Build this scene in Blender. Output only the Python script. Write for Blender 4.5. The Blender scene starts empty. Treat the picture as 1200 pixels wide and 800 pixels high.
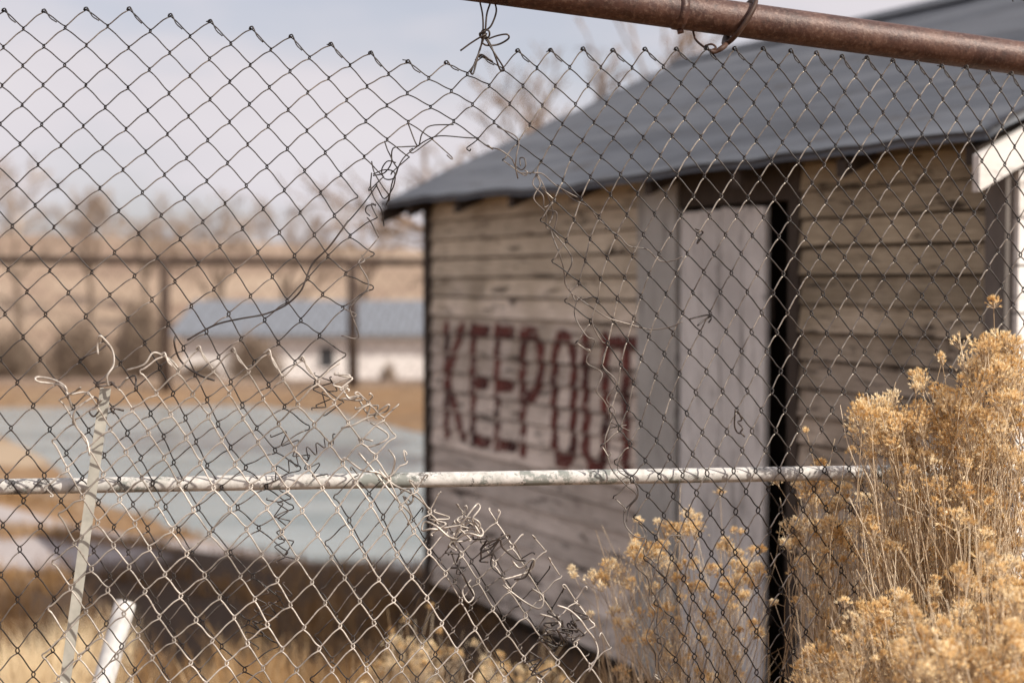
import bpy, math, random
import numpy as np
from mathutils import Vector, Matrix, noise

rnd = random.Random(7)
NR = np.random.default_rng(11)
S = bpy.context.scene
COL = S.collection
F = 1667.0                      # focal length in pixels of a 1200 px wide frame
CAMH = 1.65
PITCH = math.atan(70.0 / F)

# ------------------------------------------------------------------ camera, world, sun
cam_d = bpy.data.cameras.new('camera')
cam = bpy.data.objects.new('camera', cam_d); COL.objects.link(cam)
cam_d.sensor_width = 36.0; cam_d.lens = 36.0 * F / 1200.0
cam_d.clip_start = 0.05; cam_d.clip_end = 6000.0
cam.location = (0, 0, CAMH)
cam.rotation_euler = (math.pi / 2 - PITCH, 0, 0)
cam_d.dof.use_dof = True
cam_d.dof.focus_distance = 2.55
cam_d.dof.aperture_fstop = 2.3
S.camera = cam

SUN_EL = math.radians(37.0)
SUN_AZ = math.atan2(0.86, -0.50)          # measured from +Y towards +X
w = bpy.data.worlds.new('World'); S.world = w; w.use_nodes = True
nt = w.node_tree; nt.nodes.clear()
out = nt.nodes.new('ShaderNodeOutputWorld')
sky = nt.nodes.new('ShaderNodeTexSky'); sky.sky_type = 'NISHITA'; sky.sun_disc = False
sky.sun_elevation = SUN_EL; sky.sun_rotation = SUN_AZ
sky.air_density = 1.0; sky.dust_density = 2.5; sky.ozone_density = 1.0
bg1 = nt.nodes.new('ShaderNodeBackground'); bg1.inputs[1].default_value = 0.11
nt.links.new(sky.outputs[0], bg1.inputs[0])
bg2 = nt.nodes.new('ShaderNodeBackground'); bg2.inputs[1].default_value = 0.57
tc = nt.nodes.new('ShaderNodeTexCoord')
mp = nt.nodes.new('ShaderNodeMapping'); mp.inputs['Scale'].default_value = (1.6, 1.6, 5.5)
mp.inputs['Location'].default_value = (0.35, 0.1, 0.22)
nz = nt.nodes.new('ShaderNodeTexNoise'); nz.inputs['Scale'].default_value = 1.7; nz.inputs['Detail'].default_value = 5.0
nz.inputs['Roughness'].default_value = 0.5
rp = nt.nodes.new('ShaderNodeValToRGB')
rp.color_ramp.elements[0].position = 0.36; rp.color_ramp.elements[0].color = (0.6, 0.6, 0.6, 1)
rp.color_ramp.elements[1].position = 0.52; rp.color_ramp.elements[1].color = (1, 1, 1, 1)
cr = nt.nodes.new('ShaderNodeValToRGB')
cr.color_ramp.elements[0].position = 0.3; cr.color_ramp.elements[0].color = (0.95, 0.90, 0.97, 1)
cr.color_ramp.elements[1].position = 0.75; cr.color_ramp.elements[1].color = (1.12, 1.06, 1.1, 1)
mx = nt.nodes.new('ShaderNodeMixShader')
L = nt.links.new
L(tc.outputs['Generated'], mp.inputs[0]); L(mp.outputs[0], nz.inputs['Vector'])
L(nz.outputs[0], rp.inputs[0]); L(nz.outputs[0], cr.inputs[0]); L(cr.outputs[0], bg2.inputs[0])
L(rp.outputs[0], mx.inputs[0]); L(bg1.outputs[0], mx.inputs[1]); L(bg2.outputs[0], mx.inputs[2])
L(mx.outputs[0], out.inputs[0])

sun_d = bpy.data.lights.new('sun', 'SUN'); sun_d.energy = 4.7; sun_d.angle = math.radians(0.5)
sun_d.color = (1.0, 0.93, 0.83)
sun = bpy.data.objects.new('sun', sun_d); COL.objects.link(sun)
TO_SUN = Vector((math.sin(SUN_AZ) * math.cos(SUN_EL), math.cos(SUN_AZ) * math.cos(SUN_EL), math.sin(SUN_EL)))
sun.rotation_euler = TO_SUN.to_track_quat('Z', 'Y').to_euler()

S.view_settings.view_transform = 'Standard'
S.view_settings.look = 'None'
S.view_settings.gamma = 1.0
S.view_settings.exposure = 0.36
S.view_settings.use_curve_mapping = False

# ------------------------------------------------------------------ helpers
def ray(px, py):
    v = Vector(((px - 600) / F, (400 - py) / F, -1.0))
    return Matrix.Rotation(math.pi / 2 - PITCH, 3, 'X') @ v

def at(px, py, Y):
    d = ray(px, py)
    return Vector((0, 0, CAMH)) + d * (Y / d.y)

D0, D1 = 2.45, 2.72
FA = Vector((-600 / F * D0, D0, 0)); FB = Vector((600 / F * D1, D1, 0))
FN = Vector(((FB - FA).y, -(FB - FA).x, 0)).normalized()      # towards the camera
def fp(px, py, off=0.0):
    d = ray(px, py); o = Vector((0, 0, CAMH))
    p0 = FA + FN * off
    t = (p0 - o).dot(FN) / d.dot(FN)
    return o + d * t

def mat(name):
    m = bpy.data.materials.new(name); m.use_nodes = True
    n = m.node_tree; n.nodes.clear()
    o = n.nodes.new('ShaderNodeOutputMaterial'); b = n.nodes.new('ShaderNodeBsdfPrincipled')
    n.links.new(b.outputs[0], o.inputs[0])
    return m, n, b

def noise_node(n, scale, detail=4, rough=0.55, stretch=None, coord='Object', dist=0.0, loc=None):
    t = n.nodes.new('ShaderNodeTexCoord'); mpn = n.nodes.new('ShaderNodeMapping')
    if stretch: mpn.inputs['Scale'].default_value = stretch
    if loc: mpn.inputs['Location'].default_value = loc
    z = n.nodes.new('ShaderNodeTexNoise')
    z.inputs['Scale'].default_value = scale; z.inputs['Detail'].default_value = detail
    z.inputs['Roughness'].default_value = rough; z.inputs['Distortion'].default_value = dist
    n.links.new(t.outputs[coord], mpn.inputs[0]); n.links.new(mpn.outputs[0], z.inputs['Vector'])
    return z.outputs[0]

def ramp(n, src, stops):
    r = n.nodes.new('ShaderNodeValToRGB'); e = r.color_ramp.elements
    while len(e) < len(stops): e.new(0.5)
    for i, (p, c) in enumerate(stops):
        e[i].position = p; e[i].color = (c[0], c[1], c[2], 1) if not isinstance(c, float) else (c, c, c, 1)
    n.links.new(src, r.inputs[0]); return r.outputs[0]

def mix(n, fac, a, b, mode='MIX'):
    m = n.nodes.new('ShaderNodeMix'); m.data_type = 'RGBA'; m.blend_type = mode
    for k, v in ((0, fac), (6, a), (7, b)):
        if hasattr(v, 'is_output') or isinstance(v, bpy.types.NodeSocket): n.links.new(v, m.inputs[k])
        elif isinstance(v, tuple): m.inputs[k].default_value = (*v, 1)
        else: m.inputs[k].default_value = v
    return m.outputs[2]

def bump(n, b, src, strength, dist=0.01):
    k = n.nodes.new('ShaderNodeBump'); k.inputs['Strength'].default_value = strength
    k.inputs['Distance'].default_value = dist
    n.links.new(src, k.inputs['Height']); n.links.new(k.outputs[0], b.inputs['Normal'])

def simple(name, stops, scale, rough=0.8, stretch=None, metallic=0.0, bstr=0.0, bdist=0.01, detail=5, spec=0.3):
    m, n, b = mat(name)
    z = noise_node(n, scale, detail, 0.6, stretch)
    n.links.new(ramp(n, z, stops), b.inputs['Base Color'])
    b.inputs['Roughness'].default_value = rough; b.inputs['Metallic'].default_value = metallic
    b.inputs['Specular IOR Level'].default_value = spec
    if bstr: bump(n, b, z, bstr, bdist)
    return m

class MB:
    """collects geometry; build() links it as one mesh object"""
    def __init__(s): s.v = []; s.f = []; s.m = []; s.a = []; s.cm = 0; s.ca = 0.5; s.sm = []
    def add(s, vs, fs, smooth=False):
        o = len(s.v); s.v.extend([tuple(x) for x in vs]); s.a.extend([s.ca] * len(vs))
        for f in fs: s.f.append(tuple(o + i for i in f)); s.m.append(s.cm); s.sm.append(smooth)
    def box(s, a, b):
        (x0, y0, z0), (x1, y1, z1) = a, b
        s.add([(x0, y0, z0), (x1, y0, z0), (x1, y1, z0), (x0, y1, z0), (x0, y0, z1), (x1, y0, z1), (x1, y1, z1), (x0, y1, z1)],
              [(0, 3, 2, 1), (4, 5, 6, 7), (0, 1, 5, 4), (1, 2, 6, 5), (2, 3, 7, 6), (3, 0, 4, 7)])
    def prism(s, pts, vec):
        n = len(pts); vec = Vector(vec); p = [Vector(x) for x in pts]
        s.add(p + [x + vec for x in p], [tuple(range(n))[::-1], tuple(range(n, 2 * n))] + [(i, (i + 1) % n, n + (i + 1) % n, n + i) for i in range(n)])
    def tube(s, pts, r, sides=5, cap=True, flat=None):
        P = np.array([tuple(p) for p in pts], float); n = len(P)
        if n < 2: return
        T = np.empty_like(P); T[1:-1] = P[2:] - P[:-2]; T[0] = P[1] - P[0]; T[-1] = P[-1] - P[-2]
        T /= np.linalg.norm(T, axis=1)[:, None] + 1e-12
        R = np.full(n, r, float) if np.isscalar(r) else np.array(r, float)
        ref = np.array([0.13, 0.97, 0.19]); N = []; prev = None
        for t in T:
            a = ref if prev is None else prev
            u = a - t * a.dot(t); l = np.linalg.norm(u)
            if l < 1e-6: u = np.cross(t, [1, 0, 0]); l = np.linalg.norm(u)
            u /= l; N.append(u); prev = u
        N = np.array(N); B = np.cross(T, N)
        ang = np.arange(sides) * 2 * math.pi / sides
        ring = P[:, None, :] + R[:, None, None] * (np.cos(ang)[None, :, None] * N[:, None, :] + np.sin(ang)[None, :, None] * B[:, None, :] * (flat or 1.0))
        fs = []
        for i in range(n - 1):
            for k in range(sides):
                k2 = (k + 1) % sides
                fs.append((i * sides + k, i * sides + k2, (i + 1) * sides + k2, (i + 1) * sides + k))
        if cap: fs.append(tuple(range(sides))[::-1]); fs.append(tuple((n - 1) * sides + k for k in range(sides)))
        s.add(ring.reshape(-1, 3).tolist(), fs, True)
    def build(s, name, mats, parent=None, loc=None):
        me = bpy.data.meshes.new(name); me.from_pydata(s.v, [], s.f)
        if not isinstance(mats, (list, tuple)): mats = [mats]
        for m in mats: me.materials.append(m)
        me.polygons.foreach_set('material_index', s.m)
        me.polygons.foreach_set('use_smooth', s.sm)
        at_ = me.attributes.new('var', 'FLOAT', 'POINT'); at_.data.foreach_set('value', s.a)
        me.update()
        o = bpy.data.objects.new(name, me); COL.objects.link(o)
        if parent: o.parent = parent
        if loc: o.location = loc
        return o

def empty(name, loc, label, cat, rz=0, group=None):
    o = bpy.data.objects.new(name, None); COL.objects.link(o); o.empty_display_size = 0.2
    o.location = loc; o.rotation_euler = (0, 0, rz); o['label'] = label; o['category'] = cat
    if group: o['group'] = group
    return o

def smooth(pts, k=5):
    """Catmull-Rom through the points"""
    P = [np.array(tuple(p), float) for p in pts]
    if len(P) < 3: return P
    P = [2 * P[0] - P[1]] + P + [2 * P[-1] - P[-2]]
    o = []
    for i in range(1, len(P) - 2):
        a, b, c, d = P[i - 1:i + 3]
        for j in range(k):
            t = j / k
            o.append(0.5 * ((2 * b) + (-a + c) * t + (2 * a - 5 * b + 4 * c - d) * t * t + (-a + 3 * b - 3 * c + d) * t ** 3))
    o.append(P[-2]); return o

def inpoly(x, y, poly):
    c = False; n = len(poly); j = n - 1
    for i in range(n):
        xi, yi = poly[i]; xj, yj = poly[j]
        if (yi > y) != (yj > y) and x < (xj - xi) * (y - yi) / (yj - yi) + xi: c = not c
        j = i
    return c

def segdist(x, y, poly):
    d = 1e9; n = len(poly)
    for i in range(n):
        x1, y1 = poly[i]; x2, y2 = poly[(i + 1) % n]
        dx, dy = x2 - x1, y2 - y1
        t = max(0, min(1, ((x - x1) * dx + (y - y1) * dy) / (dx * dx + dy * dy)))
        d = min(d, math.hypot(x - x1 - t * dx, y - y1 - t * dy))
    return d

def sstep(a, b, x):
    t = max(0.0, min(1.0, (x - a) / (b - a))); return t * t * (3 - 2 * t)

# ------------------------------------------------------------------ materials
def wire_mat(name, dark, light, p0, p1, scale=9.0, metal=0.25, rough=0.45):
    m, n, b = mat(name)
    z = noise_node(n, scale, 5, 0.65); z2 = noise_node(n, 160.0, 2, 0.6)
    c = ramp(n, z, [(p0, dark), (p1, light)])
    c2 = mix(n, ramp(n, z2, [(0.5, 0.0), (0.75, 0.55)]), c, (0.07, 0.035, 0.02))
    n.links.new(c2, b.inputs['Base Color'])
    b.inputs['Metallic'].default_value = metal; b.inputs['Roughness'].default_value = rough
    return m
M_WL = wire_mat('weathered_zinc_wire', (0.10, 0.085, 0.075), (0.46, 0.41, 0.35), 0.38, 0.60, metal=0.55, rough=0.35)
M_WD = wire_mat('dark_rusted_wire', (0.010, 0.008, 0.008), (0.07, 0.058, 0.05), 0.45, 0.75, metal=0.2)
M_WM = wire_mat('brown_grey_wire', (0.05, 0.042, 0.038), (0.26, 0.22, 0.19), 0.40, 0.66, metal=0.1)
M_WF = wire_mat('pale_galvanised_wire', (0.26, 0.23, 0.20), (0.60, 0.54, 0.48), 0.38, 0.6, metal=0.3)
M_WK = wire_mat('blackened_tie_wire', (0.02, 0.016, 0.015), (0.09, 0.07, 0.06), 0.4, 0.7)

m, n, b = mat('rusty_pipe'); M_RUST = m
za = noise_node(n, 16, 8, 0.7, (1, 1, 1)); zb = noise_node(n, 130, 5, 0.7)
c = ramp(n, za, [(0.3, (0.03, 0.014, 0.011)), (0.48, (0.065, 0.027, 0.02)), (0.62, (0.10, 0.048, 0.034)), (0.8, (0.19, 0.11, 0.085))])
c = mix(n, ramp(n, zb, [(0.5, 0.0), (0.72, 0.6)]), c, (0.24, 0.16, 0.125))
c = mix(n, ramp(n, noise_node(n, 60, 6, 0.75), [(0.52, 0.0), (0.66, 0.8)]), c, (0.03, 0.014, 0.011))
n.links.new(c, b.inputs['Base Color']); b.inputs['Roughness'].default_value = 0.5; b.inputs['Metallic'].default_value = 0.15
bump(n, b, zb, 0.5, 0.002)

m, n, b = mat('peeling_white_pipe'); M_RAIL = m
za = noise_node(n, 11, 8, 0.75, (1, 1, 1)); zb = noise_node(n, 55, 6, 0.7)
c = ramp(n, zb, [(0.3, (0.36, 0.35, 0.32)), (0.6, (0.60, 0.57, 0.54))])
c = mix(n, ramp(n, za, [(0.53, 0.0), (0.57, 1.0)]), c, (0.22, 0.23, 0.21))
c = mix(n, ramp(n, noise_node(n, 24, 8, 0.8, None, 'Object', 0.4, (3, 2, 1)), [(0.57, 0.0), (0.6, 0.85)]), c, (0.06, 0.055, 0.05))
n.links.new(c, b.inputs['Base Color']); b.inputs['Roughness'].default_value = 0.6
bump(n, b, zb, 0.4, 0.002)

M_BAR = simple('grey_painted_steel', [(0.3, (0.34, 0.33, 0.29)), (0.7, (0.50, 0.48, 0.42))], 40, 0.6, bstr=0.2, bdist=0.001)
M_STUB = simple('scuffed_white_pipe', [(0.3, (0.45, 0.44, 0.42)), (0.7, (0.72, 0.7, 0.68))], 14, 0.5)

def plank_mat(name, axis, cols, stain, red=False):
    m, n, b = mat(name)
    st = (1, 1, 14) if axis == 'x' else (14, 14, 1)
    g = noise_node(n, 9, 8, 0.7, (0.7, 1, 22) if axis == 'x' else (26, 1, 0.8))
    p = noise_node(n, 2.2, 6, 0.65)
    at_ = n.nodes.new('ShaderNodeAttribute'); at_.attribute_name = 'var'
    c = ramp(n, g, [(0.28, cols[0]), (0.5, cols[1]), (0.72, cols[2])])
    c = mix(n, ramp(n, p, [(0.42, 0.0), (0.62, 0.5)]), c, cols[0])
    c = mix(n, 1.0, c, ramp(n, at_.outputs['Fac'], [(0.0, 0.68), (1.0, 1.08)]), 'MULTIPLY')
    k = noise_node(n, 3.4, 5, 0.7, (1.1, 1, 6.5) if axis == 'x' else (6, 1, 1), dist=0.5)
    c = mix(n, ramp(n, k, [(0.55, 0.0), (0.64, stain)]), c, (0.045, 0.036, 0.03))
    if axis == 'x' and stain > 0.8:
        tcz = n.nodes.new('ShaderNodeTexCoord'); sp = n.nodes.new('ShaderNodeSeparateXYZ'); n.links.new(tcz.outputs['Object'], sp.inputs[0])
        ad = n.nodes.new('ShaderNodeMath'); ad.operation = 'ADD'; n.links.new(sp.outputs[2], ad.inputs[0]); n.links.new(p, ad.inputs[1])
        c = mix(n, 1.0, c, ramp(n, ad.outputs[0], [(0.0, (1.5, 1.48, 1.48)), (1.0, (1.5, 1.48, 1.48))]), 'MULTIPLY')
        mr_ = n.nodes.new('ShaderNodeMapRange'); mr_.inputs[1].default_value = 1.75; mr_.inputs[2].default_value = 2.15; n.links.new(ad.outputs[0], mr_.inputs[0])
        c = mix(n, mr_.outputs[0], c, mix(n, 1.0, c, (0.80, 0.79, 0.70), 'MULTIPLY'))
    n.links.new(c, b.inputs['Base Color']); b.inputs['Roughness'].default_value = 0.85
    b.inputs['Specular IOR Level'].default_value = 0.2
    bump(n, b, g, 0.6, 0.004)
    return m
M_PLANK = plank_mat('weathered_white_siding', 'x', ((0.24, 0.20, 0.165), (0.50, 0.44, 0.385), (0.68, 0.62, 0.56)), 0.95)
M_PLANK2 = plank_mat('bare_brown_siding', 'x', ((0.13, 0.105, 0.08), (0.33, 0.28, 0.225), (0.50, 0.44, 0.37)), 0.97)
M_DOOR = plank_mat('weathered_door_boards', 'z', ((0.42, 0.40, 0.39), (0.74, 0.72, 0.70), (0.84, 0.82, 0.80)), 0.5)
M_JAMB = plank_mat('grey_jamb_board', 'z', ((0.33, 0.32, 0.30), (0.50, 0.49, 0.465), (0.60, 0.585, 0.56)), 0.5)
M_DARKW = plank_mat('dark_bare_timber', 'z', ((0.035, 0.027, 0.022), (0.07, 0.055, 0.045), (0.12, 0.095, 0.08)), 0.6)
M_WHITE = plank_mat('sunlit_white_boards', 'x', ((0.62, 0.57, 0.53), (0.76, 0.73, 0.70), (0.82, 0.79, 0.77)), 0.5)
M_RED = simple('faded_red_paint', [(0.35, (0.045, 0.018, 0.016)), (0.52, (0.115, 0.029, 0.022)), (0.75, (0.20, 0.05, 0.036))], 7, 0.8)

m, n, b = mat('grey_roof_felt'); M_ROOF = m
g = noise_node(n, 1.3, 6, 0.6, (0.5, 3.2, 3.2), dist=0.6); g2 = noise_node(n, 40, 4, 0.7)
c = ramp(n, g, [(0.34, (0.032, 0.038, 0.050)), (0.48, (0.064, 0.074, 0.092)), (0.66, (0.112, 0.122, 0.14))])
c = mix(n, ramp(n, g2, [(0.35, 0.0), (0.8, 0.45)]), c, (0.09, 0.088, 0.09))
c = mix(n, ramp(n, noise_node(n, 4, 6, 0.75, (0.5, 2, 2), loc=(4, 1, 0)), [(0.56, 0.0), (0.64, 0.75)]), c, (0.035, 0.03, 0.028))
n.links.new(c, b.inputs['Base Color']); b.inputs['Roughness'].default_value = 0.7
bump(n, b, g, 0.5, 0.03)

def var_mat(name, c0, c1, rough=0.8, trans=0.0, hue=None):
    m, n, b = mat(name)
    a = n.nodes.new('ShaderNodeAttribute'); a.attribute_name = 'var'
    st = [(0.0, c0), (1.0, c1)] if hue is None else [(0.0, c0), (0.5, hue), (1.0, c1)]
    c = ramp(n, a.outputs['Fac'], st)
    n.links.new(c, b.inputs['Base Color']); b.inputs['Roughness'].default_value = rough
    b.inputs['Specular IOR Level'].default_value = 0.2
    if trans:
        t = n.nodes.new('ShaderNodeBsdfTranslucent'); n.links.new(c, t.inputs[0])
        x = n.nodes.new('ShaderNodeMixShader'); x.inputs[0].default_value = trans
        o = [q for q in n.nodes if q.type == 'OUTPUT_MATERIAL'][0]
        n.links.new(b.outputs[0], x.inputs[1]); n.links.new(t.outputs[0], x.inputs[2]); n.links.new(x.outputs[0], o.inputs[0])
    return m
M_FLOW = var_mat('dry_flower_fluff', (0.60, 0.37, 0.14), (0.97, 0.86, 0.64), 0.9, 0.3, (0.92, 0.71, 0.40))
M_STEM = var_mat('dry_stem', (0.30, 0.20, 0.11), (0.78, 0.66, 0.50), 0.8, 0.0, (0.56, 0.43, 0.29))
M_GRASS = var_mat('dry_grass', (0.12, 0.065, 0.028), (0.82, 0.68, 0.46), 0.9, 0.25, (0.40, 0.235, 0.10))
M_BARK = simple('bark', [(0.3, (0.10, 0.075, 0.055)), (0.7, (0.20, 0.15, 0.115))], 6, 0.9)
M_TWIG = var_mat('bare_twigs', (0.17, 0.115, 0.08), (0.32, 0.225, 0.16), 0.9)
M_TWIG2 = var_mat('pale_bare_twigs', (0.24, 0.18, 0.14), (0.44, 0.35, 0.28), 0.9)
M_SHRUB = var_mat('bare_shrub_twigs', (0.17, 0.12, 0.09), (0.38, 0.30, 0.23), 0.9)

# ------------------------------------------------------------------ ground and water
SHORE = [(-0.4, 10.5), (-1.3, 11.0), (-2.5, 12.1), (-4.3, 14.4), (-6.0, 18.0), (-8.6, 22.5), (-9.5, 25.4), (-5, 26.0), (-3, 24.5), (-1.3, 21.2), (1, 19.4),
         (4, 18.2), (8, 17.5), (9, 15.8), (5.5, 13.6), (2.2, 12.3)]
WATER_Z = -0.6
def hz(x, y):
    nn = noise.noise(Vector((x * 0.35, y * 0.35, 0.3))) * 0.10 + noise.noise(Vector((x * 1.3, y * 1.3, 5.3))) * 0.03
    if y < 60 and abs(x) < 60:
        d = segdist(x, y, SHORE)
        if inpoly(x, y, SHORE): land = WATER_Z - 0.35 * sstep(0, 1.2, d); nn *= 0.2; near = 0
        else:
            far = sstep(20, 25, y)
            rise = 0.55 * (1 - far) + 0.22 * far
            land = WATER_Z + 0.03 + rise * sstep(0, 2.6, d); nn *= sstep(0, 3, d); 
    else: land = -0.35
    z = land + nn
    back = sstep(28, 52, y)
    z += -2.35 * back
    hill = sstep(74, 150, y)
    hh = 9.6 - 2.6 * sstep(-60, 10, x) + 1.4 * noise.noise(Vector((x * 0.02, y * 0.02, 1.7))) + 0.5 * noise.noise(Vector((x * 0.08, y * 0.08, 2.7)))
    z += hill * hh
    r = math.hypot(x, y)
    if y < 4.0 or abs(x) > 30: z += 0.0
    return z

def axis(n, near, far, p):
    t = np.linspace(-1, 1, n); return np.sign(t) * (np.abs(t) * near + (np.abs(t) ** p) * (far - near))
xs = axis(231, 26, 2600, 7.0)
ys = np.concatenate([-(np.linspace(1, 0, 24, endpoint=False) ** 4) * 2500 + 0, np.linspace(0, 34, 170, endpoint=False), 34 + (np.linspace(0, 1, 110) ** 2.4) * 3500])
verts = []; faces = []
for yy in ys:
    for xx in xs: verts.append((xx, yy, hz(float(xx), float(yy))))
nx = len(xs)
for j in range(len(ys) - 1):
    for i in range(nx - 1):
        a = j * nx + i; faces.append((a, a + 1, a + nx + 1, a + nx))
m, n, b = mat('dry_earth'); M_EARTH = m
z1 = noise_node(n, 0.55, 8, 0.65, coord='Object'); z2 = noise_node(n, 5.0, 6, 0.7); z3 = noise_node(n, 0.035, 6, 0.6)
c = ramp(n, z2, [(0.3, (0.11, 0.07, 0.042)), (0.5, (0.22, 0.145, 0.09)), (0.7, (0.40, 0.29, 0.18))])
c = mix(n, ramp(n, z1, [(0.4, 0.0), (0.62, 0.75)]), c, (0.26, 0.155, 0.08))
geo = n.nodes.new('ShaderNodeNewGeometry'); sep = n.nodes.new('ShaderNodeSeparateXYZ'); n.links.new(geo.outputs['Position'], sep.inputs[0])
def ell(cx, cy, rx, ry):
    v = n.nodes.new('ShaderNodeVectorMath'); v.operation = 'SUBTRACT'; n.links.new(geo.outputs['Position'], v.inputs[0]); v.inputs[1].default_value = (cx, cy, 0)
    d = n.nodes.new('ShaderNodeVectorMath'); d.operation = 'DIVIDE'; n.links.new(v.outputs[0], d.inputs[0]); d.inputs[1].default_value = (rx, ry, 50)
    l = n.nodes.new('ShaderNodeVectorMath'); l.operation = 'LENGTH'; n.links.new(d.outputs[0], l.inputs[0])
    q = n.nodes.new('ShaderNodeMath'); q.operation = 'ADD'; n.links.new(l.outputs['Value'], q.inputs[0])
    s_ = n.nodes.new('ShaderNodeMath'); s_.operation = 'MULTIPLY_ADD'; n.links.new(z1, s_.inputs[0]); s_.inputs[1].default_value = 1.6; s_.inputs[2].default_value = -0.8
    n.links.new(s_.outputs[0], q.inputs[1])
    return ramp(n, q.outputs[0], [(0.75, 1.0), (1.0, 0.0)])
for e_ in ((-3.0, 10.9, 2.3, 1.3), (-3.1, 8.6, 1.7, 0.5)):
    c = mix(n, ell(*e_), c, (0.37, 0.33, 0.32))
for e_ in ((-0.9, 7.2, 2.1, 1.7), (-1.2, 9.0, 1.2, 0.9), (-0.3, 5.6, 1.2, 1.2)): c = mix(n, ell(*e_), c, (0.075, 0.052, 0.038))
c = mix(n, ell(-7.6, 17.5, 1.9, 3.0), c, (0.36, 0.275, 0.195))
# far hillside: dry tan grass with brown scrub
far = n.nodes.new('ShaderNodeMapRange'); far.inputs[1].default_value = 26.5; far.inputs[2].default_value = 29; n.links.new(sep.outputs[1], far.inputs[0])
hc = ramp(n, z3, [(0.35, (0.22, 0.155, 0.115)), (0.5, (0.33, 0.245, 0.18)), (0.65, (0.42, 0.33, 0.25))])
hc = mix(n, ramp(n, noise_node(n, 0.22, 6, 0.7), [(0.5, 0.0), (0.62, 0.6)]), hc, (0.20, 0.13, 0.10))
c = mix(n, far.outputs[0], c, hc)
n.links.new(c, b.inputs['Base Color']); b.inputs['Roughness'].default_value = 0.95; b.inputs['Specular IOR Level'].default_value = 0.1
bump(n, b, z2, 0.8, 0.05)
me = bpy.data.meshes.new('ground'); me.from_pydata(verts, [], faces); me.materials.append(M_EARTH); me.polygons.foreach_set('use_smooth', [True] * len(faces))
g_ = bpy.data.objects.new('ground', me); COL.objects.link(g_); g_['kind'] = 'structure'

m, n, b = mat('pond_water')
z = noise_node(n, 5.0, 4, 0.6, (1, 2.5, 1))
n.links.new(ramp(n, noise_node(n, 0.6, 5, 0.6, (0.6, 2.2, 1)), [(0.35, (0.15, 0.21, 0.225)), (0.6, (0.29, 0.34, 0.35))]), b.inputs['Base Color']); b.inputs['Roughness'].default_value = 0.03
b.inputs['IOR'].default_value = 1.33; b.inputs['Specular IOR Level'].default_value = 1.0
bump(n, b, z, 0.6, 0.05)
wm = MB(); wm.add([(-10.5, 9.9, WATER_Z), (25, 9.9, WATER_Z), (25, 29, WATER_Z), (-10.5, 27.0, WATER_Z)], [(0, 1, 2, 3)])
wo = wm.build('water', m); wo['kind'] = 'structure'

# ------------------------------------------------------------------ shed
TH = math.atan2(936.0, F)
E = Vector((math.sin(TH), -math.cos(TH), 0)); NI = Vector((math.cos(TH), math.sin(TH), 0))
C0 = Vector(((503 - 600) / F * 7.6, 7.6, 0))
SH = empty('shed', C0, 'old weathered timber shed with faded KEEP OUT lettering and grey roof', 'shed', math.atan2(E.y, E.x))
LEN, WID = 3.93, 3.62
def wallpt(px, py):            # (s, z) on the front wall of a pixel
    d = ray(px, py); o = Vector((0, 0, CAMH)); t = (C0 - o).dot(NI) / d.dot(NI); p = o + d * t
    return (p - C0).dot(E), p.z
EAVE = 2.03; OV = 0.17; PITCHR = (0.90) / (WID / 2 + OV)
def roofz(y): return EAVE + (y + OV) * PITCHR          # front slope, local y
S_J0 = wallpt(752, 330)[0]; S_J1 = wallpt(797, 330)[0]; S_D0 = S_J1 + 0.02; S_D1 = wallpt(900, 330)[0]; S_O1 = wallpt(934, 330)[0]
DTOP = 1.93
PH = 0.098
def planks(mb, s0, s1, z0, z1, seed=1):
    r = random.Random(seed); k = math.floor(z0 / PH)
    while k * PH < z1 - 1e-6:
        a = max(k * PH, z0); c = min((k + 1) * PH, z1)
        rk = random.Random(k * 7 + 3)
        j = rk.uniform(-0.002, 0.002); mb.ca = rk.random()
        # joints between boards
        cuts = [s0]
        jx = rk.uniform(0.3, 3.4)
        if s0 + 0.2 < jx < s1 - 0.2 and rk.random() < 0.55: cuts.append(jx)
        cuts.append(s1)
        for q in range(len(cuts) - 1):
            x0, x1 = cuts[q] + (0.002 if q else 0), cuts[q + 1] - (0.002 if q < len(cuts) - 2 else 0)
            if q: mb.ca = rk.random()
            gp = 0.0045 + rk.random() * 0.006
            N_ = max(1, int((x1 - x0) / 0.25)); 
            for u in range(N_):
                xa = x0 + (x1 - x0) * u / N_; xb = x0 + (x1 - x0) * (u + 1) / N_
                def wv(x): return 0.004 * noise.noise(Vector((x * 1.5, k * 3.1, 0)))
                pa = [(xa, -0.018 + j + wv(xa), a + gp + wv(xa)), (xa, 0.012, a + gp), (xa, 0.012, c), (xa, -0.004 + j, c)]
                pb = [(xb, -0.018 + j + wv(xb), a + gp + wv(xb)), (xb, 0.012, a + gp), (xb, 0.012, c), (xb, -0.004 + j, c)]
                fs = [(0, 4, 7, 3), (0, 1, 5, 4), (3, 7, 6, 2), (1, 2, 6, 5)]
                if u == 0: fs.append((0, 3, 2, 1))
                if u == N_ - 1: fs.append((4, 5, 6, 7))
                mb.add(pa + pb, fs)
        k += 1
wl = MB()
planks(wl, 0.05, S_J0, 0.04, roofz(0) - 0.02)
wl.build('front_wall', M_PLANK, SH)
wl = MB(); planks(wl, S_O1 + 0.03, LEN - 0.10, 0.04, roofz(0) - 0.02)
wl.build('front_wall', M_PLANK2, SH)
pt_ = MB(); pt_.box((0.03, 0.30, 0.05), (LEN - 0.03, 0.33, roofz(0.3) - 0.06)); pt_.build('gap_blackout_board', M_DARKW, SH)  # added dark board behind the door, blocks the interior so the gap reads black
dk = MB(); dk.box((0.012, 0.014, 0.0), (S_J0, 0.05, roofz(0) - 0.03)); dk.box((S_O1, 0.014, 0.0), (LEN - 0.02, 0.05, roofz(0) - 0.03))
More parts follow.
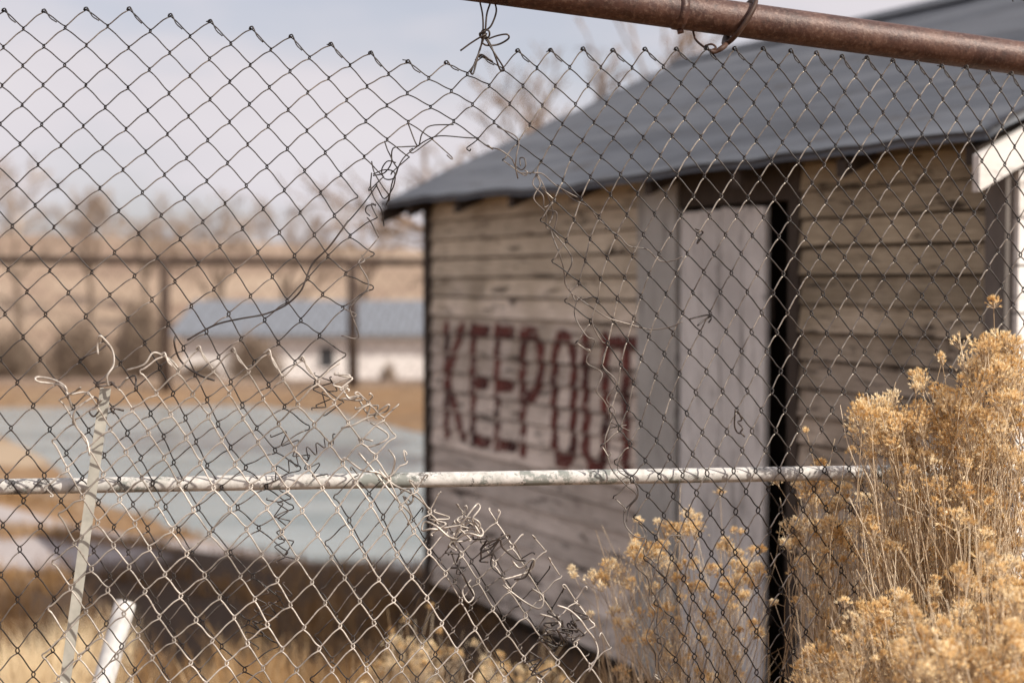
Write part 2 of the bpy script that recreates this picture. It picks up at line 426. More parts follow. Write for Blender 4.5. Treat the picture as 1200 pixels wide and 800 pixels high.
dk.box((S_J0, -0.01, DTOP + 0.01), (S_O1 + 0.03, 0.05, roofz(0) - 0.03))
dk.build('wall_lining', M_DARKW, SH)
cp = MB(); cp.box((-0.012, -0.03, 0.0), (0.05, 0.05, roofz(0) - 0.02)); cp.build('corner_post', M_DARKW, SH)
cp = MB(); cp.box((LEN - 0.10, -0.028, 0.0), (LEN - 0.022, 0.013, roofz(0) - 0.02)); cp.build('corner_post', simple('weathered_corner_timber', [(0.3, (0.08, 0.07, 0.065)), (0.7, (0.17, 0.15, 0.135))], 12, 0.9, (1, 1, 0.2)), SH)
jb = MB(); jb.ca = 0.5; jb.box((S_J0 + 0.002, -0.024, 0.03), (S_J1, 0.012, roofz(0) - 0.03)); jb.build('jamb_board', M_JAMB, SH)
rj = MB(); rj.box((S_O1 - 0.025, -0.02, 0.0), (S_O1 + 0.028, 0.013, DTOP + 0.01)); rj.build('door_frame', M_DARKW, SH)
# door leaf, slightly pushed in, of vertical boards
dr = MB(); nb = 4; dw = (S_D1 - S_D0)
for k in range(nb):
    a = S_D0 + dw * k / nb; c_ = S_D0 + dw * (k + 1) / nb - 0.004
    dr.ca = 0.45 + 0.5 * rnd.random()
    dr.prism([(a, -0.012, 0.05 + rnd.random() * 0.02), (c_, -0.012, 0.05), (c_, -0.012, DTOP - 0.01), (a, -0.012, DTOP - 0.015 * rnd.random())], (0, 0.022, 0))
dr.ca = 0.3
door = dr.build('door', M_DOOR, SH)
bt = MB(); bt.box((S_D0, 0.0105, 0.4), (S_D1, 0.03, 0.5)); bt.build('door_batten', M_DARKW, door); bt = MB(); bt.box((S_D0, 0.0105, 1.5), (S_D1, 0.03, 1.6)); bt.build('door_batten', M_DARKW, door)
# gable walls, back wall
def gable(x0, x1, mt, nm):
    g = MB(); z = 0.02; k = 0
    while z < roofz(WID / 2) - 0.05:
        z2 = min(z + 0.14, roofz(WID / 2) - 0.04)
        lo = 0.0; hi = WID
        if z > roofz(0) - 0.16: lo = (z2 - EAVE + 0.03) / PITCHR - OV; hi = WID - lo; lo = max(lo, 0); hi = min(hi, WID)
        g.ca = random.Random(k).random() * 0.4 + 0.6
        if hi - lo > 0.05: g.box((x0, lo + 0.003, z), (x1, hi - 0.003, z2 - 0.006))
        z += 0.14; k += 1
    return g.build(nm, mt, SH)
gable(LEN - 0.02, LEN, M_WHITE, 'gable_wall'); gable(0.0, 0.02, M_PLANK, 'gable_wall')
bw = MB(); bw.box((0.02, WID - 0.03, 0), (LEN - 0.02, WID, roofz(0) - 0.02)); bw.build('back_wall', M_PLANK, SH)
fl = MB(); fl.box((0.02, 0.055, 0.0), (LEN - 0.025, WID - 0.035, 0.05)); fl.build('floor_boards', M_DARKW, SH)
# roof: front and rear slopes of felt, wavy, with thickness
RX0, RX1 = -0.27, LEN + 0.035
def slope(front):
    r = MB(); nxr, nyr = 60, 26; vs = []
    for layer in (0, 1):
        for j in range(nyr + 1):
            for i in range(nxr + 1):
                x = RX0 + (RX1 - RX0) * i / nxr; y = -OV + (WID / 2 + OV) * j / nyr
                sag = -0.02 * math.sin(math.pi * i / nxr) * (1 - j / nyr * 0.4) + 0.014 * math.sin(i / nxr * 9.4) * (1 - 0.6 * j / nyr)
                wz = 0.016 * noise.noise(Vector((x * 1.0, y * 6, 0))) + 0.006 * noise.noise(Vector((x * 7, y * 3, 4)))
                if j == 0: wz += 0.012 * noise.noise(Vector((x * 5, 2, 7)))
                z = roofz(y) + 0.05 + sag * 0.5 + wz - (0.028 if layer else 0)
                vs.append((x, y if front else WID - y, z))
    W = nxr + 1; O = W * (nyr + 1); fs = []
    for j in range(nyr):
        for i in range(nxr):
            a = j * W + i; q = (a, a + 1, a + W + 1, a + W); fs.append(q); fs.append(tuple(x + O for x in q[::-1]))
    def edge(lst): 
        for p, q in zip(lst[:-1], lst[1:]): fs.append((p, q, q + O, p + O))
    edge([i for i in range(W)]); edge([j * W for j in range(nyr + 1)]); edge([j * W + nxr for j in range(nyr + 1)]); edge([nyr * W + i for i in range(W)])
    r.add(vs, fs, True); return r
roof = slope(True).build('roof', M_ROOF, SH)
slope(False).build('roof', M_ROOF, SH)
rc = MB(); yr = WID / 2; zr = roofz(yr) + 0.056
rc.prism([(RX0, yr - 0.09, zr - 0.075 * PITCHR), (RX0, yr, zr + 0.02), (RX0, yr + 0.09, zr - 0.075 * PITCHR), (RX0, yr, zr + 0.005)], (RX1 - RX0, 0, 0))
rc.build('ridge_cap', M_ROOF, roof)
# rafter tails, fascia and rake boards
for k in range(8):
    x = 0.03 + k * (LEN - 0.1) / 7
    t = MB(); t.prism([(x, -OV + 0.025, roofz(-OV + .025) - 0.055), (x, 0.9, roofz(0.9) - 0.055), (x, 0.9, roofz(0.9) + 0.005), (x, -OV + 0.025, roofz(-OV + .025) + 0.002)], (0.045, 0, 0)); t.build('rafter', M_DARKW, SH)
rb = MB()
for yA, yB in ((-OV - 0.02, WID / 2),):
    rb.prism([(RX1 - 0.035, yA, roofz(yA) - 0.115), (RX1 - 0.035, yB, roofz(yB) - 0.115), (RX1 - 0.035, yB, roofz(yB) + 0.005), (RX1 - 0.035, yA, roofz(yA) - 0.01)], (0.025, 0, 0))
    rb.prism([(RX1 - 0.035, WID - yA, roofz(yA) - 0.115), (RX1 - 0.035, WID - yB, roofz(yB) - 0.115), (RX1 - 0.035, WID - yB, roofz(yB) + 0.005), (RX1 - 0.035, WID - yA, roofz(yA) - 0.01)], (0.025, 0, 0))
rb.build('rake_board', M_WHITE, SH)
rb = MB()
rb.prism([(RX0 + 0.015, -OV, roofz(-OV) - 0.07), (RX0 + 0.015, WID / 2, roofz(WID / 2) - 0.09), (RX0 + 0.015, WID / 2, roofz(WID / 2) + 0.01), (RX0 + 0.015, -OV, roofz(-OV) + 0.01)], (0.025, 0, 0))
rb.build('rake_board', M_DARKW, SH)

# KEEP OUT, brushed by hand on the boards: cells of paint laid on each board's own face
def surf_y(z):
    t = (z / PH) % 1.0; return -0.018 + 0.014 * t - 0.0045
LET = [('K', 524, 546), ('E', 555, 574), ('E', 583, 604), ('P', 613, 637), ('O', 650, 677), ('U', 687, 714), ('T', 718, 752)]
ZT = wallpt(530, 383)[1]; ZB = wallpt(530, 511)[1]
STR = {'K': [((0.08, 0), (0.08, 1)), ((0.9, 1), (0.12, 0.52)), ((0.12, 0.52), (0.95, 0.02))],
       'E': [((0.1, 0), (0.1, 1)), ((0.1, 0.98), (0.95, 0.98)), ((0.1, 0.52), (0.85, 0.52)), ((0.1, 0.02), (1, 0.02))],
       'P': [((0.1, 0), (0.1, 1)), ((0.1, 0.98), (0.65, 0.98)), ((0.65, 0.98), (0.98, 0.86)), ((0.98, 0.86), (0.98, 0.62)), ((0.98, 0.62), (0.6, 0.46)), ((0.6, 0.46), (0.1, 0.46))],
       'O': [((0.1, 0.12), (0.1, 0.88)), ((0.1, 0.88), (0.4, 1)), ((0.4, 1), (0.75, 0.97)), ((0.75, 0.97), (0.93, 0.85)), ((0.93, 0.85), (0.93, 0.12)), ((0.93, 0.12), (0.6, 0)), ((0.6, 0), (0.3, 0.01)), ((0.3, 0.01), (0.1, 0.12))],
       'U': [((0.08, 1), (0.08, 0.14)), ((0.08, 0.14), (0.35, 0)), ((0.35, 0), (0.7, 0.0)), ((0.7, 0.0), (0.93, 0.12)), ((0.93, 0.12), (0.93, 1))],
       'T': [((0.0, 0.96), (1, 0.96)), ((0.55, 0), (0.55, 0.96))]}
for ch, pa, pb in LET:
    s0 = wallpt(pa, 400)[0]; s1 = wallpt(pb, 400)[0]; wdt = s1 - s0
    lt = MB(); cs = 0.006; dz = {'K': 0, 'E': 0.0, 'P': -0.0, 'O': -0.01, 'U': -0.012, 'T': -0.005}[ch]
    i = -6
    while s0 + i * cs < s1 + 0.05:
        x = s0 + i * cs; i += 1
        if x > S_J0 - 0.006: break
        for j in range(-8, int((ZT - ZB) / cs) + 10):
            z = ZB + j * cs + dz
            fr = (z / PH) % 1.0
            if fr < 0.07 or fr > 0.97: continue
            u_, v_ = x, z; ok = False
            wob = 0.008 * noise.noise(Vector((x * 9, z * 9, ord(ch))))
            for (ax, ay), (bx, by) in STR[ch]:
                X1, Z1 = s0 + ax * wdt, ZB + dz + ay * (ZT - ZB); X2, Z2 = s0 + bx * wdt, ZB + dz + by * (ZT - ZB)
                dx, dz2 = X2 - X1, Z2 - Z1
                t = max(0, min(1, ((x - X1) * dx + (z - Z1) * dz2) / (dx * dx + dz2 * dz2)))
                if math.hypot(x - X1 - t * dx + wob, (z - Z1 - t * dz2)) < 0.031 + 0.009 * noise.noise(Vector((x * 20, z * 20, 3))): ok = True; break
            if not ok: continue
            if noise.noise(Vector((x * 16, z * 55, 9))) > 0.42 or rnd.random() < 0.04: continue
            y = surf_y(z); y2 = surf_y(z + cs * 0.96) if (z + cs) % PH > cs else y
            lt.add([(x, y, z), (x + cs, y, z), (x + cs, y2, z + cs), (x, y2, z + cs)], [(0, 1, 2, 3)])
    lt.build('painted_letter', M_RED, SH)

# ------------------------------------------------------------------ fence mesh
def tps(ctrl):
    P = np.array([(a, b) for a, b, _, _ in ctrl], float); V = np.array([(c, d) for _, _, c, d in ctrl], float)
    n_ = len(P); sc = 10.0; P = P / sc
    r2 = ((P[:, None] - P[None]) ** 2).sum(-1); K = 0.5 * r2 * np.log(r2 + 1e-12) + np.eye(n_) * 0.0008
    A = np.zeros((n_ + 3, n_ + 3)); A[:n_, :n_] = K; A[:n_, n_] = 1; A[:n_, n_ + 1:] = P; A[n_, :n_] = 1; A[n_ + 1:, :n_] = P.T
    W = np.linalg.solve(A, np.vstack([V, np.zeros((3, 2))]))
    def f(i, j):
        q = np.array([i, j], float) / sc; r = ((P - q) ** 2).sum(1); u = 0.5 * r * np.log(r + 1e-12)
        return u @ W[:n_] + W[n_] + q @ W[n_ + 1:]
    return f
MAIN = """0,0,5,12;1,0,51,13;2,0,101,10;3,0,152,11;4,0,200,18;5,0,247,25;6,0,295,33;7,0,341,42;8,0,388,52;9,0,435,62;10,0,478,72;11,0,523,73;12,0,564,66;13,0,607,59;14,0,645,59;15,0,683,57;16,0,719,58;17,0,756,58;18,0,793,57;19,0,829,56;20,0,861,57;21,0,895,57;22,0,927,59;23,0,957,62;24,0,987,66;25,0,1016,68;26,0,1046,71;27,0,1075,73;28,0,1104,77;29,0,1132,79;30,0,1159,83;31,0,1185,86;32,0,1211,89
2,2,101,53;2,4,100,100;2,6,98,148;2,8,94,195;2,10,90,242;2,12,85,292;2,14,80,343;2,16,74,395;2,18,67,448;2,20,58,503;2,22,52,557;2,24,47,616;2,26,43,672;2,28,42,732;2,30,40,790;2,34,36,905
5,2,246,69;5,4,246,116;5,6,244,164;5,8,242,212;5,10,238,260;5,12,232,309;5,14,225,358;5,16,215,408;5,18,203,461;5,20,192,512;5,22,179,565;5,24,173,619;5,26,167,675;5,28,163,729;5,30,158,785;5,34,150,900
8,2,385,92;8,4,382,135;8,6,381,179;8,8,376,226;8,10,368,275;8,12,361,326;8,14,353,375;8,16,346,424;8,18,334,476;8,20,322,527;8,22,312,570;8,24,303,619;8,26,297,675;8,28,291,729;8,34,280,895
9,2,430,101;9,4,429,142;9,6,427,184;9,8,418,230;9,10,410,277;9,12,405,320;9,14,402,360
10,2,478,109;10,4,479,143;11,2,529,107;11,4,532,142;12,2,573,101;12,4,580,143;13,2,613,101;13,4,621,146;13,6,635,190;14,4,659,145;14,6,669,186;14,8,681,233;13,8,650,235
15,2,689,100;15,4,697,143;15,6,705,184;15,8,715,228;15,10,722,278;15,12,732,325;15,14,743,373;15,16,752,420;15,18,759,469;15,20,770,516
13,10,663,282;13,12,679,331;13,14,693,376;13,16,706,430;13,18,716,481;14,10,692,280;14,12,704,327;14,16,727,426;14,18,736,477;14,20,738,520;14,22,740,560;14,24,744,605;14,26,757,655;14,28,768,705;14,30,772,750;14,34,778,850
16,12,761,322;16,14,770,369;16,16,778,415;16,18,787,463;16,20,795,510;16,22,800,556;16,24,805,602;16,28,812,700;16,34,822,840
18,2,798,98;18,4,803,139;18,6,807,181;18,8,813,230;18,10,818,275;18,12,825,319;18,14,832,366;18,16,839,412;18,18,847,458;18,20,852,505;18,22,859,552;18,24,861,600;18,26,861,646;18,28,860,692;18,30,860,740;18,34,862,835
22,2,929,101;22,4,932,147;22,6,935,190;22,8,938,236;22,10,943,279;22,12,948,321;22,14,952,367;22,16,956,413;22,18,959,458;22,20,963,503;22,22,966,550;22,24,969,596;22,28,972,692;22,34,976,835
28,2,1105,117;28,4,1109,160;28,6,1112,204;28,8,1115,247;28,10,1117,288;28,12,1121,329;28,14,1123,371;28,16,1126,413;28,22,1133,545;28,28,1140,680;28,34,1146,818
31,8,1194,258;31,16,1204,420;31,28,1216,680"""
ctrl = []
for ln in MAIN.split('\n'):
    for it in ln.split(';'):
        a, b_, c_, d_ = map(float, it.split(',')); ctrl.append((2 * a, b_, c_, d_))
fmain = tps(ctrl)
def lat_main(i, j):
    ii = min(max(i, -2), 66); jj = min(j, 34)
    p = fmain(ii, jj).copy()
    if i < -2: p[0] += (i + 2) * 24; 
    if i > 66: p[0] += (i - 66) * 13; p[1] += (i - 66) * 1.2
    if j > 34: p[1] += (j - 34) * (28 if i < 20 else 23.5); p[0] -= (j - 34) * 0.6
    return p
HOLE = [(466, 176), (470, 165), (500, 158), (548, 158), (585, 166), (603, 186), (628, 190), (640, 240), (646, 282), (672, 350), (698, 432), (712, 500), (727, 560), (738, 620), (752, 680),
        (763, 760), (770, 1500), (315, 1500), (310, 820), (318, 700), (335, 620), (350, 560), (372, 500), (392, 440), (413, 398), (428, 345), (424, 310), (440, 290), (424, 250), (420, 225), (445, 196)]
FLAP = """0,0,192,415;1,0,232,406;2,0,273,409;3,0,316,412;4,0,353,421;0,2,184,460;1,2,225,460;2,2,267,461;3,2,310,467;4,2,349,474;0,4,175,505;1,4,217,511;2,4,260,515;3,4,303,517;4,4,345,525
0,6,167,559;1,6,209,567;2,6,251,570;3,6,295,570;4,6,337,573;5,6,378,572;6,6,418,566;7,6,455,562;8,6,487,572;1,8,201,619;2,8,245,625;3,8,290,620;6,8,413,625;7,8,452,622;8,8,483,620
0,10,151,663;1,10,194,672;2,10,239,673;3,10,282,675;4,10,324,680;6,10,405,678;7,10,444,678;8,10,482,674;9,10,522,672;10,10,560,680;11,10,597,690;0,12,143,719;1,12,187,723;2,12,231,725;3,12,275,724;4,12,314,732;6,12,398,733;7,12,437,729;8,12,477,727;9,12,517,728;10,12,556,735;11,12,596,742;12,12,634,748
0,14,136,768;1,14,180,771;2,14,224,776;3,14,266,778;4,14,307,783;6,14,390,786;8,14,470,784;10,14,552,790;12,14,632,800
-1,4,130,502;-2,4,87,494;-1,6,122,555;-2,6,80,549;-1,8,115,612;-2,8,72,603;-1,10,107,665;-2,10,64,657;-2,12,57,712;-1,12,100,716;-2,14,50,766;4,-2,360,372;6,2,432,470;5,4,386,520;6,4,425,516;7,4,463,512;12,16,628,850;-2,18,40,870;4,18,292,888"""
ctrl2 = []
for ln in FLAP.split('\n'):
    for it in ln.split(';'):
        a, b_, c_, d_ = map(float, it.split(',')); ctrl2.append((2 * a, b_, c_, d_))
fflap = tps(ctrl2)
KEEP = [(170, 398), (372, 398), (385, 430), (402, 462), (440, 470), (452, 492), (470, 530), (480, 560), (505, 588), (545, 605), (575, 600), (612, 632), (640, 655), (655, 690), (690, 715),
        (705, 760), (712, 1080), (20, 1080), (40, 820), (50, 700), (62, 600), (72, 480), (105, 478), (140, 470), (165, 450), (172, 420)]
def off_main(px, py):
    return 0.012 * math.sin(px * 0.009 + py * 0.004) + 0.006 * math.sin(py * 0.021 + px * 0.003)
def off_flap(px, py):
    a = 0.062 + 0.05 * sstep(560, 410, py) * sstep(520, 330, px) - 0.03 * sstep(420, 560, px)
    return a + 0.008 * math.sin(px * 0.03) * math.sin(py * 0.024)

def jb_(px_): return rnd.uniform(0.6, 1.4)
def build_lattice(mb, lat, offf, keep, i0, i1, j0, j1, r, mats, jit=0.0, knuckle=True, curl=True, three=False):
    pts = {}
    for i in range(i0, i1 + 2):
        for j in range(j0, j1 + 1):
            if (i + j) % 2 == 0:
                p = lat(i, j); q = noise.noise_vector(Vector((i * 0.31, j * 0.31, 1.5)))
                pts[(i, j)] = (p[0] + q[0] * jit + rnd.gauss(0, 0.35), p[1] + q[1] * jit + rnd.gauss(0, 0.35))
    HK = 1.7     # px overshoot of a hook
    def P3(px, py, dz): return fp(px, py, offf(px, py) + dz)
    for i in range(i0, i1 + 1):
        # zigzag wire i swings between column i (even parity rows) and column i+1
        for j in range(j0, j1):
            ca = i if (i + j) % 2 == 0 else i + 1; cb = i if (i + j + 1) % 2 == 0 else i + 1
            A = pts.get((ca, j)); B = pts.get((cb, j + 1))
            if A is None or B is None: continue
            mx_, my_ = (A[0] + B[0]) / 2, (A[1] + B[1]) / 2
            if not keep(mx_, my_): continue
            down_right = cb > ca
            sA = -1 if ca == i else 1; sB = -1 if cb == i else 1
            front = not down_right
            z = (0.0016 if front else -0.0016)
            dx, dy = B[0] - A[0], B[1] - A[1]; l = math.hypot(dx, dy); nx_, ny_ = -dy / l, dx / l
            bow = 0.35 if down_right else 1.1
            bow = bow * (-1 if ny_ * 1 > 0 and False else 1)
            a0 = (A[0] + sA * HK, A[1] - 0.3); b0 = (B[0] + sB * HK, B[1] - 0.3)
            up_ = -abs(bow) * jb_(px_=mx_)
            hk = HK * (0.62 + 0.5 * sstep(150, 600, my_) + 0.1 * sstep(600, 900, mx_)) * rnd.uniform(0.7, 1.3); vh = hk * 1.7 + 0.5
            a0 = P3(A[0] + sA * hk, A[1], 0.0); a1 = P3(A[0] + sA * hk * 0.75 + dx * 0.02, A[1] + vh * 0.62, z * 0.6); a2 = P3(A[0] + dx * 0.10, A[1] + max(vh, dy * 0.13), z)
            b0 = P3(B[0] + sB * hk, B[1], 0.0); b1 = P3(B[0] + sB * hk * 0.75 - dx * 0.02, B[1] - vh * 0.62, z * 0.6); b2 = P3(B[0] - dx * 0.10, B[1] - max(vh, dy * 0.13), z)
            mid_ = [P3(A[0] + dx * 0.36, A[1] + dy * 0.36 + up_, z), P3(A[0] + dx * 0.66, A[1] + dy * 0.66 + up_ * 0.8, z)]
            R_ = r * (1.0 + 0.10 * sstep(20, 40, i)); cm_ = (2 if (three and noise.noise(Vector((i * .13, j * .13, 4))) * 7 + i < 24) else 0) if front else 1
            full = smooth([a0, a1, a2] + mid_ + [b2, b1, b0], 3)
            if three:
                mb.cm = 1; mb.tube(full[:7], R_, 5); mb.tube(full[-7:], R_, 5)
                mb.cm = cm_; mb.tube(full[6:-6], R_, 5)
            else: mb.cm = cm_; mb.tube(full, R_, 5)
            # a broken end curls away where the next length of this wire is gone
            for (e0, e1, col_, row_, sgn) in ((A, B, ca, j, -1), (B, A, cb, j + 1, 1)):
                nj = row_ + sgn
                if nj < j0 or nj > j1 or not curl: continue
                nc = i if (i + nj) % 2 == 0 else i + 1
                Q = pts.get((nc, nj))
                if Q is None: continue
                if keep((e0[0] + Q[0]) / 2, (e0[1] + Q[1]) / 2): continue
                if not (-60 < e0[0] < 1260 and -60 < e0[1] < 860): continue
                vx, vy = Q[0] - e0[0], Q[1] - e0[1]; ln_ = rnd.uniform(0.3, 0.8); bx_, by_ = rnd.uniform(-5, 5), rnd.uniform(-5, 5)
                c1 = (e0[0] + vx * ln_ * 0.45 + bx_ * 0.4, e0[1] + vy * ln_ * 0.45 + by_ * 0.4); c2 = (e0[0] + vx * ln_ + bx_, e0[1] + vy * ln_ + by_)
                c3 = (c2[0] + rnd.uniform(-4, 4), c2[1] + rnd.uniform(-4, 4)); c4 = (c3[0] * 0.8 + e0[0] * 0.2 + rnd.uniform(-3, 3), c3[1] * 0.8 + e0[1] * 0.2)
                dz = rnd.uniform(-0.004, 0.014)
                mb.tube(smooth([P3(e0[0], e0[1], 0), P3(*c1, 0.002), P3(*c2, dz), P3(*c3, dz * 1.3), P3(*c4, dz)], 3), r * 0.95, 5)
    if knuckle:
        for i in range(i0, i1 + 1):
            if (i + j0) % 2: continue
            A = pts.get((i, j0)); R_ = pts.get((i + 1, j0 + 1)); L_ = pts.get((i - 1, j0 + 1))
            if not (A and R_ and L_): continue
            if not keep((A[0] + R_[0]) / 2, (A[1] + R_[1]) / 2): continue
            def lr(a, b, t): return (a[0] + (b[0] - a[0]) * t, a[1] + (b[1] - a[1]) * t)
            mb.cm = 1
            q = [(A[0] - 3.2, A[1] + 1.6), (A[0] - 1.2, A[1] - 1.3), (A[0] + 1.6, A[1] - 1.0), lr(A, R_, 0.3), lr(A, R_, 0.62)]
            h = rnd.uniform(1.6, 3.0)
            q[3] = (q[3][0] - 0.5, q[3][1] + h); q[4] = (q[4][0] - 0.6, q[4][1] + 1.2)
            mb.tube(smooth([P3(x, y, 0.003 + 0.001 * k) for k, (x, y) in enumerate(q)], 3), r * 0.95, 5)
            mb.tube(smooth([P3(A[0] - 1.8, A[1] + 2.4, -0.002), P3(A[0] - 2.4, A[1] - 0.6, 0.002), P3(A[0] + 0.8, A[1] - 1.7, 0.003), P3(A[0] + 2.4, A[1] + 1.0, -0.002)], 3), r, 5)
            if rnd.random() < 0.3:
                mb.tube([P3(A[0], A[1] - 1, 0.002), P3(A[0] - rnd.uniform(3, 7), A[1] + rnd.uniform(-2, 3), 0.004)], r * 0.8, 5)

FEN = empty('chain_link_fence', FA.lerp(FB, 0.5), 'torn chain link fence with a big ragged hole, hung from a rusty pipe', 'fence')
FLOC = -(FA.lerp(FB, 0.5))
def fbuild(mb, name, mats):
    o = mb.build(name, mats, FEN, FLOC); return o
mb = MB()
def keep_main(x, y):
    return not inpoly(x, y, HOLE)
build_lattice(mb, lat_main, off_main, keep_main, -16, 96, 0, 58, 0.0012, None, three=True)
fbuild(mb, 'wire_mesh', [M_WL, M_WD, M_WM])
mb = MB()
build_lattice(mb, lambda i, j: fflap(i, j), off_flap, lambda x, y: inpoly(x, y, KEEP), -6, 27, 0, 24, 0.00145, None, 3.0)
fo = fbuild(mb, 'torn_flap', [M_WF, M_WF]); fo['label'] = 'pale torn flap of mesh folded over in front'

KEEP2 = [(395, 560), (440, 575), (500, 620), (560, 640), (620, 668), (655, 712), (690, 738), (700, 1080), (360, 1080), (375, 700), (380, 600)]
mb = MB()
def lat2(i, j):
    p = fflap(i, j).copy(); p[0] += 15 + 4 * math.sin(j * .5); p[1] += 11 + 4 * math.sin(i * .6); return p
build_lattice(mb, lat2, lambda x, y: 0.008 + 0.01 * math.sin(x * .05), lambda x, y: inpoly(x, y, KEEP2), 4, 27, 0, 24, 0.0012, None, 5.0, knuckle=False)
fo = fbuild(mb, 'torn_flap', [M_WM, M_WD]); fo['label'] = 'darker under layer of torn mesh at the bottom of the hole'

# traced loose strands, in crop pixels (scale 2.9625 from an origin)
def strand(mb, ox, oy, pts, off=0.01, r=0.0012, sc=2.9625, tilt=0.006):
    q = []
    for k, (x, y) in enumerate(pts):
        q.append(fp(ox + x / sc, oy + y / sc, off + tilt * math.sin(k * 1.7 + ox)))
    mb.tube(smooth(q, 5), r, 6)
t = MB()
for s_ in ([(478, -40), (480, 0), (490, 50), (492, 100), (485, 160), (465, 215), (450, 250)], [(520, -40), (520, 0), (505, 50), (498, 120), (478, 180), (458, 255), (445, 245)],
           [(524, -40), (530, 0), (538, 40), (520, 90), (495, 115), (510, 150), (535, 190), (565, 240), (552, 248)], [(413, 177), (450, 150), (490, 125), (505, 118)],
           [(500, 140), (540, 125), (575, 120), (580, 135), (545, 155), (505, 158), (490, 150)], [(500, 120), (515, 150), (530, 185), (550, 240), (560, 245)], [(465, 210), (485, 190), (510, 205), (525, 215)],
           [(482, 125), (492, 105), (512, 108), (512, 128), (490, 135), (480, 118), (500, 108)]):
    strand(t, 400, 0, s_, 0.004, 0.0017)
fbuild(t, 'tie_wire', M_WK)
t = MB()
for s_ in ([(130, 40), (105, -10), (90, -30)], [(130, 40), (70, 110), (60, 130), (80, 120), (70, 100)], [(60, 130), (95, 205), (40, 270), (30, 290), (60, 385), (0, 380)]):
    strand(t, 400, 265, s_, 0.003)
fbuild(t, 'loose_wire', M_WM)
t = MB()
for s_ in ([(390, 433), (310, 437), (280, 465), (265, 508), (232, 430)], [(470, 480), (430, 478), (345, 472), (300, 485), (262, 510), (215, 550), (190, 600), (175, 640), (165, 700)],
           [(265, 508), (215, 510), (180, 515), (175, 550), (185, 570), (195, 590), (180, 620), (150, 620), (140, 590), (160, 560), (190, 565)],
           [(110, 605), (150, 590), (185, 600), (180, 650), (150, 690), (130, 660), (120, 640)], [(105, 600), (102, 650), (115, 690), (140, 730), (148, 785)],
           [(125, 640), (90, 690), (50, 740), (5, 790)], [(150, 490), (160, 520), (175, 560), (150, 600), (110, 610)], [(105, 560), (115, 600), (145, 650), (165, 680), (155, 712)],
           [(100, 750), (85, 735), (90, 715), (120, 710)]):
    strand(t, 400, 0, s_, 0.004)
fbuild(t, 'loose_wire', M_WD)
t = MB()
for s_ in ([(470, 480), (510, 510), (550, 520), (590, 550), (605, 580), (620, 600), (670, 600), (700, 605), (740, 640), (790, 670), (830, 690)], [(605, 575), (625, 590), (640, 575), (635, 550), (620, 550), (622, 575)],
           [(540, 440), (612, 480), (608, 540), (605, 580), (613, 620)], [(680, 600), (665, 640), (700, 680), (705, 720), (745, 690)],
           [(675, 605), (690, 640), (668, 690), (710, 740), (712, 790), (738, 795), (748, 740), (715, 730)], [(750, 640), (800, 690), (860, 720), (890, 760), (935, 795)], [(690, 560), (680, 600), (700, 640), (720, 690), (735, 740), (720, 780)]):
    strand(t, 400, 0, s_, 0.004)
for s_ in ([(725, 0), (735, 40), (755, 90), (770, 140), (780, 200), (805, 240)], [(735, 20), (790, 90), (800, 130), (775, 190), (800, 235), (815, 260), (835, 245)],
           [(915, 5), (965, 35), (1000, 70), (1060, 80), (1105, 120), (1150, 120), (1185, 105)], [(810, 240), (880, 290), (930, 320), (1000, 340), (1070, 358), (1140, 350), (1185, 330)],
           [(820, 250), (810, 310), (850, 380), (880, 400), (850, 470), (905, 510), (885, 570), (915, 610), (935, 670), (915, 740), (920, 790)],
           [(935, 680), (1000, 710)], [(925, 700), (990, 690)], [(910, 730), (960, 690)], [(835, 255), (890, 250), (870, 330), (905, 400), (925, 410), (905, 480), (955, 540), (920, 600), (950, 640), (930, 690)]):
    strand(t, 400, 265, s_, 0.006)
for s_ in ([(920, 0), (940, 60), (985, 110), (1025, 150), (985, 200), (985, 250), (1020, 290), (1060, 300), (1050, 350), (1090, 390), (1075, 470), (1100, 520), (1095, 600), (1115, 680), (1100, 740), (1120, 800)],
           [(975, 0), (960, 60), (1015, 100), (1030, 150), (1000, 190), (990, 240)], [(1030, 240), (1060, 280), (1040, 330), (1020, 390), (1065, 440), (1070, 520), (1090, 560), (1060, 640), (1090, 700), (1085, 790)],
           [(1185, 290), (1140, 290), (1110, 340), (1100, 400), (1130, 450), (1090, 500), (1120, 560), (1085, 620), (1125, 650), (1100, 720), (1150, 790)]):
    strand(t, 400, 530, s_, 0.006)
fbuild(t, 'loose_wire', [M_WM])
t = MB()
for s_ in ([(375, 555), (372, 520), (395, 480), (390, 430), (360, 390), (345, 382), (338, 410), (340, 445)], [(250, 630), (235, 585), (215, 555), (175, 545), (135, 540), (122, 530), (135, 523), (185, 532), (225, 555), (240, 582), (290, 576), (318, 590)],
           [(325, 590), (260, 640), (262, 690), (300, 740), (312, 795)], [(440, 500), (500, 480), (530, 440), (565, 448), (600, 470), (620, 495)]):
    strand(t, 0, 265, s_, 0.085, 0.0018)
fbuild(t, 'loose_wire', M_WF)
t = MB()
for s_ in ([(285, 465), (300, 450), (345, 430), (370, 410)], [(325, 540), (345, 555), (385, 550), (395, 545), (370, 540), (335, 548)], [(320, 590), (340, 600), (335, 625), (310, 640), (325, 660), (345, 640)],
           [(1210, -20), (1185, 15), (1140, 75), (1085, 130), (1060, 190), (1040, 230), (990, 275), (920, 305), (840, 320), (770, 335), (720, 355), (650, 395)], [(610, 380), (605, 405), (620, 455), (650, 490), (700, 520), (745, 535)],
           [(385, 540), (410, 560), (440, 530), (470, 520), (470, 570)], [(430, 640), (385, 630), (395, 650)]):
    strand(t, 0, 265, s_, 0.045, 0.0017)
